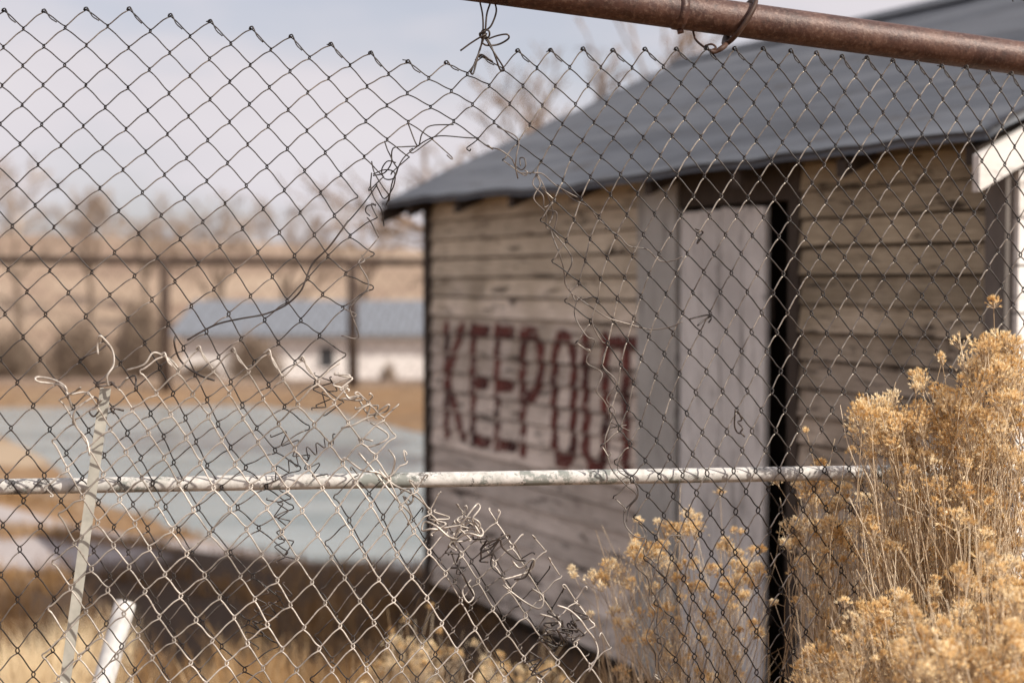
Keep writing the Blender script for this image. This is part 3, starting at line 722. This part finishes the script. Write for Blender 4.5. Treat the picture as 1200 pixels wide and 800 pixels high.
def scribble(mb, cx, cy, rx, ry, n_, off, r, seed, drift=(0, 0), k=9):
    # crushed mesh: zigzag lengths squeezed together, still with their straight runs and hooked bends
    g = random.Random(seed)
    for a in range(max(2, round(n_ * 0.62))):
        an = math.pi / 2 + g.gauss(0, 0.45); ux, uy = math.cos(an), math.sin(an); vx, vy = -uy, ux
        st = g.uniform(6, 11); amp = g.uniform(4, 8.5); m_ = max(3, int(2 * ry / st))
        x = cx + g.uniform(-rx, rx) * 0.55 - ux * ry; y = cy + g.uniform(-ry, ry) * 0.25 - uy * ry; p = []; sg = 1
        for q in range(m_):
            X = x + vx * amp * sg; Y = y + vy * amp * sg; o_ = off + g.uniform(-0.007, 0.011)
            p += [fp(X - ux * 1.6, Y - uy * 1.6, o_ - 0.001), fp(X + vx * 1.4 * sg, Y + vy * 1.4 * sg, o_), fp(X + ux * 1.6, Y + uy * 1.6, o_ + 0.001)]
            x += ux * st + g.gauss(0, 1.6); y += uy * st + g.gauss(0, 1.6); sg = -sg
        mb.tube(smooth(p, 3), r, 5)
for cx, cy, rx, ry, n_, s_ in ((378, 468, 8, 26, 2, 1), (352, 530, 9, 44, 2, 2), (338, 620, 10, 44, 3, 4), (308, 725, 10, 46, 2, 6)):
    scribble(t, cx, cy, rx, ry, n_, 0.02, 0.0011, s_)
fbuild(t, 'loose_wire', M_WK)
t = MB()
for s_ in ([(205, 140), (235, 125), (250, 160), (230, 180), (215, 150)], [(130, 60), (180, 110), (240, 140), (290, 180), (330, 240), (345, 265), (310, 265), (280, 270), (290, 240), (330, 255), (370, 290), (400, 300)],
           [(370, 330), (400, 270), (430, 230), (460, 190), (475, 178), (480, 195), (455, 230), (470, 250), (490, 270), (485, 290), (440, 280), (400, 300), (375, 320), (400, 340)],
           [(400, 240), (430, 225), (470, 235), (480, 260), (440, 300), (400, 310)], [(410, 260), (450, 240), (480, 280)], [(590, 370), (620, 400), (660, 370), (670, 380), (655, 410), (600, 430), (560, 440)],
           [(750, 530), (790, 545), (830, 580), (850, 610), (880, 650), (890, 700), (860, 760)], [(690, 560), (740, 575), (760, 600), (735, 620)], [(560, 460), (640, 520), (690, 540), (700, 500), (660, 470)],
           [(420, 430), (460, 490), (440, 520), (420, 480), (450, 440)], [(0, 30), (15, 20), (70, 60), (130, 70), (160, 95), (180, 60), (185, 20), (165, -10)], [(60, 0), (110, 60), (190, 160), (240, 215), (230, 250)]):
    strand(t, 400, 530, s_, 0.04, 0.0018)
for s_ in ([(0, 600), (60, 590), (75, 600), (60, 605), (10, 600)], [(60, 600), (100, 655), (160, 620), (165, 630), (150, 645), (90, 665), (40, 690), (0, 700)], [(100, 680), (160, 720), (150, 745), (90, 765), (60, 735), (110, 745)],
           [(0, 560), (30, 600), (60, 590)]):
    strand(t, 400, 265, s_, 0.03, 0.0017)
for cx, cy, rx, ry, n_, s_ in ((545, 622, 22, 14, 6, 21), (520, 612, 12, 10, 3, 22), (408, 450, 9, 16, 3, 24), (430, 480, 20, 14, 3, 25)):
    scribble(t, cx, cy, rx, ry, n_, 0.035, 0.0016, s_)
fbuild(t, 'loose_wire', M_WF)
t = MB()
for s_ in ([(485, 370), (490, 330), (540, 300), (575, 285), (585, 295), (560, 320), (520, 350), (480, 375), (510, 380)], [(380, 340), (395, 380), (420, 420), (440, 460), (460, 500), (440, 520)], [(380, 400), (430, 400), (400, 420), (415, 370)],
           [(480, 350), (520, 330), (550, 300), (560, 330), (610, 370), (640, 375)], [(530, 340), (520, 390), (560, 430)], [(600, 440), (640, 430), (665, 375)]):
    strand(t, 400, 530, s_, 0.045, 0.0017)
for cx, cy, rx, ry, n_, s_ in ((655, 748, 26, 26, 6, 31), (676, 735, 20, 22, 4, 32), (535, 655, 16, 18, 4, 33), (572, 640, 14, 12, 4, 34), (640, 780, 24, 20, 4, 35)):
    scribble(t, cx, cy, rx, ry, n_, 0.035, 0.0016, s_)
fbuild(t, 'loose_wire', M_WK)
# small repairs hanging in the mesh
t = MB()
for s_ in ([(25, 322), (50, 315), (88, 308), (100, 318), (90, 335)], [(52, 345), (75, 325), (100, 312)], [(183, 635), (180, 690), (190, 715), (205, 720), (215, 730)], [(190, 640), (205, 670), (192, 680), (208, 700), (200, 715)], [(45, 10), (70, 20), (60, 35), (50, 60), (65, 40)]):
    t = MB(); strand(t, 800, 265, s_, 0.006, 0.0016); fbuild(t, 'repair_wire', M_WK)

# pipes
def pipe_pts(px0, py0, d0, px1, py1, d1, n_=2, bend=0.0):
    a = at(px0, py0, d0); b = at(px1, py1, d1)
    return [a.lerp(b, k / (n_ - 1)) + Vector((0, 0, bend * math.sin(math.pi * k / (n_ - 1)))) for k in range(n_)]
def extend(a, b, ta, tb): d = b - a; return a - d * ta, b + d * tb
A_, B_ = at(800, 14, 2.64), at(1200, 69, 2.80)
p0, p1 = extend(A_, B_, 3.2, 2.2)
t = MB(); t.tube([p0.lerp(p1, k / 60) for k in range(61)], 0.0322, 32); 
TR = fbuild(t, 'top_pipe', M_RUST); TR['label'] = 'thick rusty brown steel pipe sloping across the top right'
dirp = (B_ - A_).normalized()
t = MB(); c_ = at(796, 13.3, 2.64); t.tube([c_ - dirp * 0.008, c_ + dirp * 0.008], 0.0345, 32); t.tube([c_ + dirp * 0.001 + Vector((0, -0.004, -0.034)), c_ + dirp * 0.003 + Vector((0, -0.004, -0.041))], 0.006, 8)
co = t.build('pipe_collar', M_RUST, TR)
t = MB(); cc = at(868, 22, 2.665); up = Vector((0, 0, 1)); sd = dirp.cross(up).normalized(); ringp = []
upp = sd.cross(dirp)
for k in range(41):
    a = k / 40 * 2 * math.pi + math.pi
    rr = 0.037
    tiltv = dirp * (0.016 * math.cos(a) * (-1) - 0.004)
    ringp.append(cc + sd * (math.cos(a + math.pi / 2) * rr) + upp * (math.cos(a) * 0.042 - 0.006) + dirp * (0.022 * math.cos(a)))
t.tube(ringp, 0.0078, 10, flat=0.6)
t.tube(smooth([cc - upp * 0.047 - dirp * 0.022 - sd * 0.004, fp(848, 55, 0.01), fp(838, 61, 0.012), fp(832, 60, 0.012)], 6), [0.005] * 10 + [0.004] * 9, 8)
t.tube(smooth([fp(812, 36, -0.03), fp(815, 46, -0.01), fp(822, 53, 0.0), fp(832, 59, 0.01), fp(839, 56, 0.012), fp(834, 52, 0.01), fp(826, 54, 0.006)], 5), 0.0022, 6)
t.build('pipe_clamp', simple('dark_clamp_rust', [(0.3, (0.012, 0.008, 0.007)), (0.7, (0.09, 0.045, 0.03))], 30, 0.6), TR)
R0, R1 = extend(fp(0, 570, -0.024), fp(950, 554.5, -0.024), 0.5, 0.75)
t = MB(); t.tube([R0.lerp(R1, k / 80) for k in range(81)], 0.0138, 24); mr = fbuild(t, 'middle_rail', M_RAIL); mr['label'] = 'thinner pipe rail with peeling white paint'
# end posts beyond the frame carry both rails
for px, top in ((-330, 2.25), (1640, 2.1)):
    q = fp(px, 570, -0.075); t = MB(); t.tube([Vector((q.x, q.y, hz(q.x, q.y) - 0.1)), Vector((q.x, q.y, top))], 0.035, 20)
    t.tube([Vector((q.x, q.y, top)), Vector((q.x, q.y, top + 0.03))], [0.04, 0.02], 20); fbuild(t, 'post', M_RUST)
# barbed strand at the right
BWI = MB(); a_, b2_ = at(1150, -14, 2.78), at(1320, 32, 2.85)
pl = [a_.lerp(b2_, k / 30) for k in range(31)]
BWI.tube(pl, 0.0012, 5); BWI.tube([p + Vector((0, 0.0018, 0.0018 * math.sin(k * 2))) for k, p in enumerate(pl)], 0.0012, 5)
for k in (6, 18, 28):
    c_ = pl[k]
    for a in (0.6, 2.2, 3.7, 5.2): BWI.tube([c_, c_ + Vector((math.cos(a) * 0.012, 0.003, math.sin(a) * 0.012))], 0.001, 4)
fbuild(BWI, 'barbed_wire', M_WK)

# leaning angle iron post, and a white pipe stub behind the fence
a_ = fp(123.5, 455, 0.034); b2_ = fp(76, 800, 0.034); dv = (b2_ - a_)
gr = a_ + dv * ((a_.z + 0.25) / (a_.z - b2_.z))
t = MB(); wv_ = Vector((1, 0.08, 0)).normalized() * 0.0092; dp = Vector((-0.1, 1, 0)).normalized()
pts = [-wv_, wv_, wv_ + dp * 0.003, -wv_ + dp * 0.003 + Vector((0.003, 0, 0)), -wv_ + dp * 0.018 + Vector((0.003, 0, 0)), -wv_ + dp * 0.018]
t.prism([a_ + p for p in pts], gr - a_)
LP = t.build('leaning_post', M_BAR); LP['label'] = 'narrow grey steel post leaning at left behind the pale mesh flap'; LP['category'] = 'post'
a_ = at(147, 706, 3.5); b2_ = at(121, 800, 3.4); dv = b2_ - a_; gr = a_ + dv * ((a_.z + 0.2) / (a_.z - b2_.z))
t = MB(); n_ = 28; t.tube([a_ + (gr - a_) * k / 10 for k in range(11)], 0.026, 24, cap=False)
t.tube([a_, a_ + (gr - a_) * 0.05], 0.021, 24)
PS = t.build('pipe_stub', M_STUB); PS['label'] = 'short leaning white pipe low in the grass behind the fence'; PS['category'] = 'pipe'

# ------------------------------------------------------------------ rabbitbrush
def floret(mb, c, d, s, g):
    """one small flower head: a narrow vase of bristles"""
    d = d.normalized(); u = d.orthogonal().normalized(); v = d.cross(u); a0 = g.uniform(0, 6.28)
    vs = [c]; fs = []
    k = 5
    for i in range(k):
        a = a0 + i * 6.283 / k; rr = s * g.uniform(0.28, 0.5)
        vs.append(c + d * s * 0.55 + (u * math.cos(a) + v * math.sin(a)) * rr * 0.55)
        vs.append(c + d * s * g.uniform(0.9, 1.35) + (u * math.cos(a + 0.3) + v * math.sin(a + 0.3)) * rr)
    for i in range(k):
        A = 1 + 2 * i; B = 1 + 2 * ((i + 1) % k)
        fs.append((0, B, A)); fs.append((A, B, A + 1))
    mb.add(vs, fs)
def cluster(fm, sm_, tip, d, size, g, dens=1.0):
    base = tip - d * size * 1.3
    tone = g.uniform(0.12, 0.95)
    for _ in range(int(g.uniform(42, 64) * dens)):
        q = Vector((g.gauss(0, 0.55), g.gauss(0, 0.55), g.gauss(0, 0.38))) * size * 0.75
        p = tip + q - d * (q.length ** 2) / size * 0.5
        fm.ca = max(0, min(1, tone + g.gauss(0, 0.2)))
        dd = (p - base).normalized() + Vector((g.gauss(0, .3), g.gauss(0, .3), g.gauss(0, .3)))
        floret(fm, p, dd, g.uniform(0.0045, 0.0085), g)
        if g.random() < 0.45:
            sm_.ca = g.random(); sm_.tube([base + (p - base) * 0.1, p], 0.00045, 3, cap=False)
def bush(label, base, regions, fill, fillbox, seed, dens=1.0, stemr=0.0013, branch=3):
    g = random.Random(seed); fm = MB(); sm_ = MB()
    root = empty('rabbitbrush', base, label, 'shrub', 0, 'dry rabbitbrush around the fence'); B = Vector(base)
    tips = []
    for (cx, cy, rx, ry, n_, y0, y1, size) in regions:
        for _ in range(n_):
            r = math.sqrt(g.random()); a = g.uniform(0, 6.283)
            tips.append((at(cx + rx * r * math.cos(a), cy + ry * r * math.sin(a), g.uniform(y0, y1)), size * g.uniform(0.7, 1.25)))
    def stem(tp, r0, size):
        bs = B + Vector((g.gauss(0, 0.05), g.gauss(0, 0.05), 0)); h = tp - bs
        kn = bs + Vector((h.x * 0.3, h.y * 0.3, h.z * 0.48)) + Vector((g.gauss(0, .055), g.gauss(0, .045), 0))
        k2 = bs + Vector((h.x * 0.72, h.y * 0.72, h.z * 0.8)) + Vector((g.gauss(0, .03), g.gauss(0, .02), 0))
        sm_.ca = g.random(); pts = smooth([bs, kn, k2, tp], 5); nn = len(pts)
        sm_.tube(pts, [r0 * (1.5 - 1.1 * i / nn) for i in range(nn)], 4, cap=False)
        return [Vector(p) for p in pts]
    for tp, size in tips:
        pts = stem(tp, stemr, size); d = (pts[-1] - pts[-3]).normalized()
        cluster(fm, sm_, tp, d, size, g, dens)
        for _ in range(branch):
            k = g.randrange(7, 14); p = pts[min(k, len(pts) - 2)]
            e = p + Vector((g.gauss(0, .035), g.gauss(0, .035), g.uniform(0.04, 0.16))) + d * 0.03
            m_ = (p + e) / 2 + Vector((g.gauss(0, .008), g.gauss(0, .008), -0.006))
            sm_.ca = g.random(); sm_.tube(smooth([p, m_, e], 3), stemr * 0.55, 3, cap=False)
            if g.random() < 0.4: cluster(fm, sm_, e, (e - m_).normalized(), size * g.uniform(0.35, 0.6), g, 0.45)
    for _ in range(fill):
        x0, y0, x1, y1, d0, d1 = fillbox
        tp = at(g.uniform(x0, x1), g.uniform(y0, y1), g.uniform(d0, d1)); pts = stem(tp, stemr * 0.7, 0)
        for _ in range(2):
            p = pts[g.randrange(6, len(pts) - 1)]; e = p + Vector((g.gauss(0, .03), g.gauss(0, .03), g.uniform(0.02, 0.12)))
            sm_.ca = g.random(); sm_.tube([p, e], 0.0006, 3, cap=False)
            if g.random() < 0.12: cluster(fm, sm_, e, Vector((0, 0, 1)), 0.012, g, 0.35)
    loc = tuple(-B)
    o = fm.build('flower_heads', M_FLOW, root, loc); o2 = sm_.build('stems', M_STEM, root, loc)
    return root
gz = lambda x, y: hz(x, y)
bx, by = at(1090, 400, 2.55).x, 2.52
bush('tall golden rabbitbrush at the right edge, its flower heads reaching highest', (bx + 0.1, by, gz(bx, by)),
     [(1170, 425, 42, 34, 30, 2.38, 2.60, 0.029), (1045, 488, 44, 26, 26, 2.38, 2.58, 0.028), (1112, 475, 34, 30, 18, 2.40, 2.60, 0.026), (1085, 530, 70, 36, 26, 2.40, 2.60, 0.026),
      (1180, 500, 50, 50, 28, 2.36, 2.60, 0.025), (1160, 620, 60, 70, 34, 2.33, 2.60, 0.020), (1085, 640, 80, 60, 22, 2.4, 2.62, 0.014), (1190, 720, 60, 60, 20, 2.3, 2.55, 0.018), (1082, 437, 8, 10, 2, 2.5, 2.6, 0.016)],
     190, (990, 480, 1260, 800, 2.35, 2.66), 101)
bx2 = at(1000, 400, 2.72).x
bush('golden rabbitbrush between the doorway and the tallest bush, stems tangled in the mesh', (bx2, 2.74, gz(bx2, 2.74)),
     [(965, 565, 34, 24, 10, 2.66, 2.9, 0.018), (1030, 600, 60, 50, 26, 2.62, 2.9, 0.020), (955, 630, 34, 50, 14, 2.66, 2.9, 0.018), (1060, 680, 80, 60, 30, 2.62, 2.9, 0.018), (990, 720, 50, 40, 9, 2.6, 2.9, 0.016)],
     170, (930, 570, 1120, 820, 2.64, 2.9), 102)
bx3 = at(815, 400, 3.0).x
bush('sparser rabbitbrush in front of the shed door with small brown heads', (bx3, 3.0, gz(bx3, 3.0)),
     [(805, 612, 24, 16, 8, 2.85, 3.1, 0.022), (716, 672, 28, 16, 7, 2.85, 3.1, 0.020), (758, 655, 26, 24, 9, 2.85, 3.1, 0.019), (865, 660, 34, 30, 12, 2.85, 3.1, 0.018), (830, 700, 50, 40, 9, 2.85, 3.15, 0.015), (750, 720, 50, 50, 6, 2.85, 3.1, 0.014), (880, 720, 20, 60, 4, 2.85, 3.1, 0.013)],
     170, (690, 640, 905, 830, 2.85, 3.2), 103, 0.8, 0.0010)
bx4 = at(1110, 400, 2.15).x
bush('bright rabbitbrush low in the corner, nearest to the camera', (bx4 + .08, 2.14, gz(bx4, 2.14)),
     [(1150, 770, 95, 46, 64, 1.95, 2.3, 0.023), (1175, 690, 60, 50, 26, 2.05, 2.35, 0.021), (970, 785, 44, 26, 20, 2.2, 2.42, 0.023), (1060, 745, 60, 50, 26, 2.15, 2.4, 0.020)],
     110, (930, 700, 1260, 860, 2.0, 2.4), 104)
for k, (px, py, Y, rx, n_, lab) in enumerate(((480, 768, 3.9, 62, 22, 'low brown rabbitbrush in the shade left of the shed'), (610, 795, 4.2, 60, 16, 'low rabbitbrush in shade at the foot of the shed boards'),)):
    b_ = at(px, py, Y)
    bush(lab, (b_.x, Y, gz(b_.x, Y)), [(px, py, rx, 22, n_, Y - 0.15, Y + 0.3, 0.024)], 70, (px - rx * 1.2, py - 5, px + rx * 1.2, py + 60, Y - .2, Y + .3), 120 + k, 0.7, 0.0018, 2)

# ------------------------------------------------------------------ dry grass
gm = MB(); g = random.Random(5)
def blade(x, y, h, w_, ca, ln):
    z = hz(x, y); a = g.uniform(0, 6.28); wx, wy = math.cos(a) * w_, math.sin(a) * w_; lx, ly = g.gauss(0, ln), g.gauss(0, ln)
    gm.ca = ca
    gm.add([(x - wx, y - wy, z - .01), (x + wx, y + wy, z - .01), (x + wx * .7 + lx * .4, y + wy * .7 + ly * .4, z + h * .6), (x - wx * .7 + lx * .4, y - wy * .7 + ly * .4, z + h * .6), (x + lx, y + ly, z + h)], [(0, 1, 2, 3), (3, 2, 4)])
def inshed(x, y):
    q = Vector((x, y, 0)) - C0; s_, t_ = q.dot(E), q.dot(NI); return -0.02 < s_ < LEN + .02 and -0.01 < t_ < WID
cnt = 0
while cnt < 2300:
    y = 2.6 + 11 * g.random() ** 1.3; x = g.uniform(-0.42, 0.42) * y * 1.25 - 0.4
    if inshed(x, y) or (y > 9 and inpoly(x, y, SHORE)): continue
    dn = noise.noise(Vector((x * 0.9, y * 0.9, 8)))
    if dn < -0.12 and y > 5: continue
    if math.hypot((x + 3.0) / 2.1, (y - 10.9) / 1.2) < 1 or math.hypot((x + 2.9) / 1.25, (y - 8.5) / 0.36) < 1: continue
    if math.hypot((x + 0.8) / 1.9, (y - 7.0) / 1.9) < 0.9 and g.random() < 0.55: continue
    cnt += 1
    tone = 0.45 + 0.5 * noise.noise(Vector((x * 0.6, y * 0.6, 2))) + g.gauss(0, .1)
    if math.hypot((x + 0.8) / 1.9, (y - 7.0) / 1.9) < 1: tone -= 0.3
    hh = g.uniform(0.10, 0.34)
    if y > 7.5: hh *= 0.45
    for _ in range(26): blade(x + g.gauss(0, .05), y + g.gauss(0, .05), hh * g.uniform(.5, 1.1), g.uniform(.0012, .003), max(0, min(1, tone + g.gauss(0, .15))), hh * .35)
for (px, py, Y, rx, n_, hh, tn) in ((25, 800, 4.9, 60, 60, .30, .95), (275, 800, 4.9, 70, 50, .26, .55), (60, 760, 5.6, 60, 30, .2, .9), (400, 800, 5.0, 60, 24, .25, .45)):
    for _ in range(n_):
        x = at(px + g.gauss(0, rx * .5), 400, Y).x; y = Y + g.gauss(0, .3)
        for _ in range(40): blade(x + g.gauss(0, .06), y + g.gauss(0, .06), hh * g.uniform(.5, 1.5), g.uniform(.0012, .003), max(0, min(1, tn + g.gauss(0, .15))), hh * .3)
go = gm.build('dry_grass', M_GRASS); go['kind'] = 'stuff'; go['label'] = 'dry straw coloured grass on the bank'; go['category'] = 'grass'

# ------------------------------------------------------------------ far side: fence, building, shrubs, trees
bf = empty('pipe_fence', at(300, 450, 27.2), 'brown rail fence with tall posts on the far bank', 'fence')
bl = tuple(-bf.location); M_BR = simple('brown_weathered_rail', [(0.3, (0.045, 0.03, 0.024)), (0.7, (0.09, 0.06, 0.045))], 3, 0.9)
zt = at(300, 305, 27.2).z
t = MB(); t.tube([at(-420, 302, 27.2), at(430, 307, 27.2), at(1500, 309, 27.2)], 0.075, 8); t.build('top_rail', M_BR, bf, bl)
for px in (-280, -60, 193, 413, 640, 860, 1080, 1300):
    p = at(px, 305, 27.2); t = MB(); t.tube([(p.x, p.y, hz(p.x, p.y) - .2), (p.x, p.y, p.z + 0.04)], 0.10 if px in (193, 413) else 0.08, 10); t.build('post', M_BR, bf, bl)
t = MB()
for k in range(-60, 150):
    for sg in (-1, 1):
        x = k * 0.30; z0 = -0.5; zz = 2.0
        t.tube([(x, 27.2, z0), (x + sg * 2.0, 27.2, zz)], 0.004, 3, cap=False)
t.build('wire_mesh', M_BR, bf, bl)

YB = 56.0
bl0 = at(214, 445, YB).x
WB = empty('outbuilding', (bl0, YB, hz(bl0, YB)), 'long low white building with grey metal roof across the pond', 'building')
M_BW = simple('white_render', [(0.3, (0.62, 0.58, 0.56)), (0.7, (0.78, 0.75, 0.73))], 0.8, 0.8)
m, n, b = mat('grey_sheet_roof'); wv = n.nodes.new('ShaderNodeTexWave'); wv.inputs['Scale'].default_value = 1.2
tcx = n.nodes.new('ShaderNodeTexCoord'); n.links.new(tcx.outputs['Object'], wv.inputs[0])
n.links.new(ramp(n, wv.outputs[1], [(0.2, (0.13, 0.14, 0.16)), (0.8, (0.20, 0.215, 0.24))]), b.inputs['Base Color']); b.inputs['Roughness'].default_value = 0.6; M_BROOF = m
zw = at(300, 391, YB).z - WB.location.z; zr2 = at(300, 355, YB + 4).z - WB.location.z; Lb = 20.0
t = MB(); t.box((0, 0, -0.5), (Lb, 0.2, zw)); t.box((0, 8.0, -0.5), (Lb, 8.2, zw))
for x in (0, Lb - .2): t.prism([(x, 0.2, -0.5), (x, 8.0, -0.5), (x, 8.0, zw), (x, 4.1, zr2 - .05), (x, 0.2, zw)], (0.2, 0, 0))
t.build('wall', M_BW, WB)
t = MB()
t.prism([(-0.4, -0.5, zw - 0.12), (-0.4, 4.1, zr2), (-0.4, 4.1, zr2 + .12), (-0.4, -0.5, zw + 0.02)], (Lb + .8, 0, 0)); t.prism([(-0.4, 8.7, zw - 0.12), (-0.4, 4.1, zr2), (-0.4, 4.1, zr2 + .12), (-0.4, 8.7, zw + 0.02)], (Lb + .8, 0, 0))
t.build('roof', M_BROOF, WB)
M_GL = simple('dark_window_glass', [(0.3, (0.03, 0.035, 0.04)), (0.7, (0.06, 0.06, 0.065))], 2, 0.3)
for px in (383, 560, 640):
    q = at(px, 415, YB).x - bl0; t = MB(); t.box((q - .3, -0.04, zw - 1.35), (q + .3, 0.0, zw - .5)); wnd = t.build('window', M_GL, WB)
    t = MB()
    for a_, b2_ in (((q - .38, -0.06, zw - .5), (q + .38, -0.001, zw - .42)), ((q - .38, -0.06, zw - 1.43), (q + .38, -0.001, zw - 1.35)), ((q - .38, -0.06, zw - 1.35), (q - .3, -0.001, zw - .5)), ((q + .3, -0.06, zw - 1.35), (q + .38, -0.001, zw - .5))): t.box(a_, b2_)
    t.build('frame', M_BW, wnd)

def shrub(px, Y, top, rpx, seed, label, dens=500):
    g = random.Random(seed); x = at(px, 400, Y).x; z0 = hz(x, Y); zt = at(px, top, Y).z; R = rpx / F * Y; H = max(0.4, zt - z0); t = MB()
    for _ in range(dens):
        a = g.uniform(0, 6.28); el = g.uniform(0.1, 1.45); r = g.uniform(.55, 1.0)
        tp = Vector((x + R * math.cos(a) * math.cos(el) * r, Y + R * math.sin(a) * math.cos(el) * r, z0 + H * math.sin(el) * r)); bs = Vector((x + g.gauss(0, R * .12), Y + g.gauss(0, R * .12), z0 - .05))
        md = bs.lerp(tp, .5) + Vector((g.gauss(0, R * .08), g.gauss(0, R * .08), H * .1)); t.ca = g.random(); w_ = 0.0006 * Y
        t.tube([bs, md, tp], [w_ * 1.3, w_, w_ * .6], 3, cap=False)
        for _ in range(2):
            p = md.lerp(tp, g.random()); t.tube([p, p + Vector((g.gauss(0, R * .12), g.gauss(0, R * .12), abs(g.gauss(0, H * .12))))], w_ * .6, 3, cap=False)
    o = t.build('bare_shrub', M_SHRUB); o['label'] = label; o['category'] = 'shrub'; o['group'] = 'bare shrubs beyond the pond'
shrub(298, 40, 392, 48, 1, 'rounded brown bare shrub in front of the white building wall')
shrub(455, 44, 425, 16, 2, 'smallest brown bare shrub, against the white wall near the shed corner', 260)
shrub(165, 46, 352, 45, 3, 'tallest bare shrub, beside the left end of the white building', 700)
shrub(95, 42, 375, 55, 4, 'wide purplish bare shrub left of the far fence post', 700)
shrub(12, 44, 385, 50, 5, 'bare shrub at the left edge of the view beyond the pond', 600)
shrub(235, 34, 425, 30, 6, 'low bare shrub on the far bank below the grey roof end', 300)

def tree(px, Y, top, seed, label, spread=0.42, trunk=0.16, depth=6, group='bare trees', lean=0.0, hmin=None):
    g = random.Random(seed); x = at(px, 400, Y).x; z0 = hz(x, Y) if hmin is None else hmin; zt = at(px, top, Y).z; H = zt - z0
    root = empty('bare_tree', (x, Y, z0), label, 'tree', 0, group); tm = MB(); cm_ = MB()
    def br(p, d, l, r, k):
        e = p + d * l; m_ = p.lerp(e, .5) + Vector((g.gauss(0, l * .06), g.gauss(0, l * .06), g.gauss(0, l * .03)))
        tgt = tm if k >= depth - 1 else cm_; tgt.ca = g.random()
        tgt.tube([p, m_, e], [r, r * .85, r * .7], 6 if k > 2 else 3, cap=False)
        if k == 0: return
        for _ in range(g.choice((2, 3, 3)) if k < depth else 4):
            nd = (d + Vector((g.gauss(0, spread), g.gauss(0, spread), g.gauss(0.08, spread * .55)))).normalized()
            br(e if g.random() < .7 else m_, nd, l * g.uniform(.62, .84), max(r * .6, (0.0006 if Y < 50 else 0.00032) * Y), k - 1)
    br(Vector((0, 0, -0.1)), Vector((lean, 0, 1)).normalized(), H * .33, trunk, depth)
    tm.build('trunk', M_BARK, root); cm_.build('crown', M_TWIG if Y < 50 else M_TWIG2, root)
tree(690, 17, 60, 9, 'bare brown tree rising behind the shed roof', .42, .17, 7, lean=-0.06)
tree(672, 27, 70, 8, 'bare pale tree behind the shed roof, right of the darker one', .5, .16, 6)
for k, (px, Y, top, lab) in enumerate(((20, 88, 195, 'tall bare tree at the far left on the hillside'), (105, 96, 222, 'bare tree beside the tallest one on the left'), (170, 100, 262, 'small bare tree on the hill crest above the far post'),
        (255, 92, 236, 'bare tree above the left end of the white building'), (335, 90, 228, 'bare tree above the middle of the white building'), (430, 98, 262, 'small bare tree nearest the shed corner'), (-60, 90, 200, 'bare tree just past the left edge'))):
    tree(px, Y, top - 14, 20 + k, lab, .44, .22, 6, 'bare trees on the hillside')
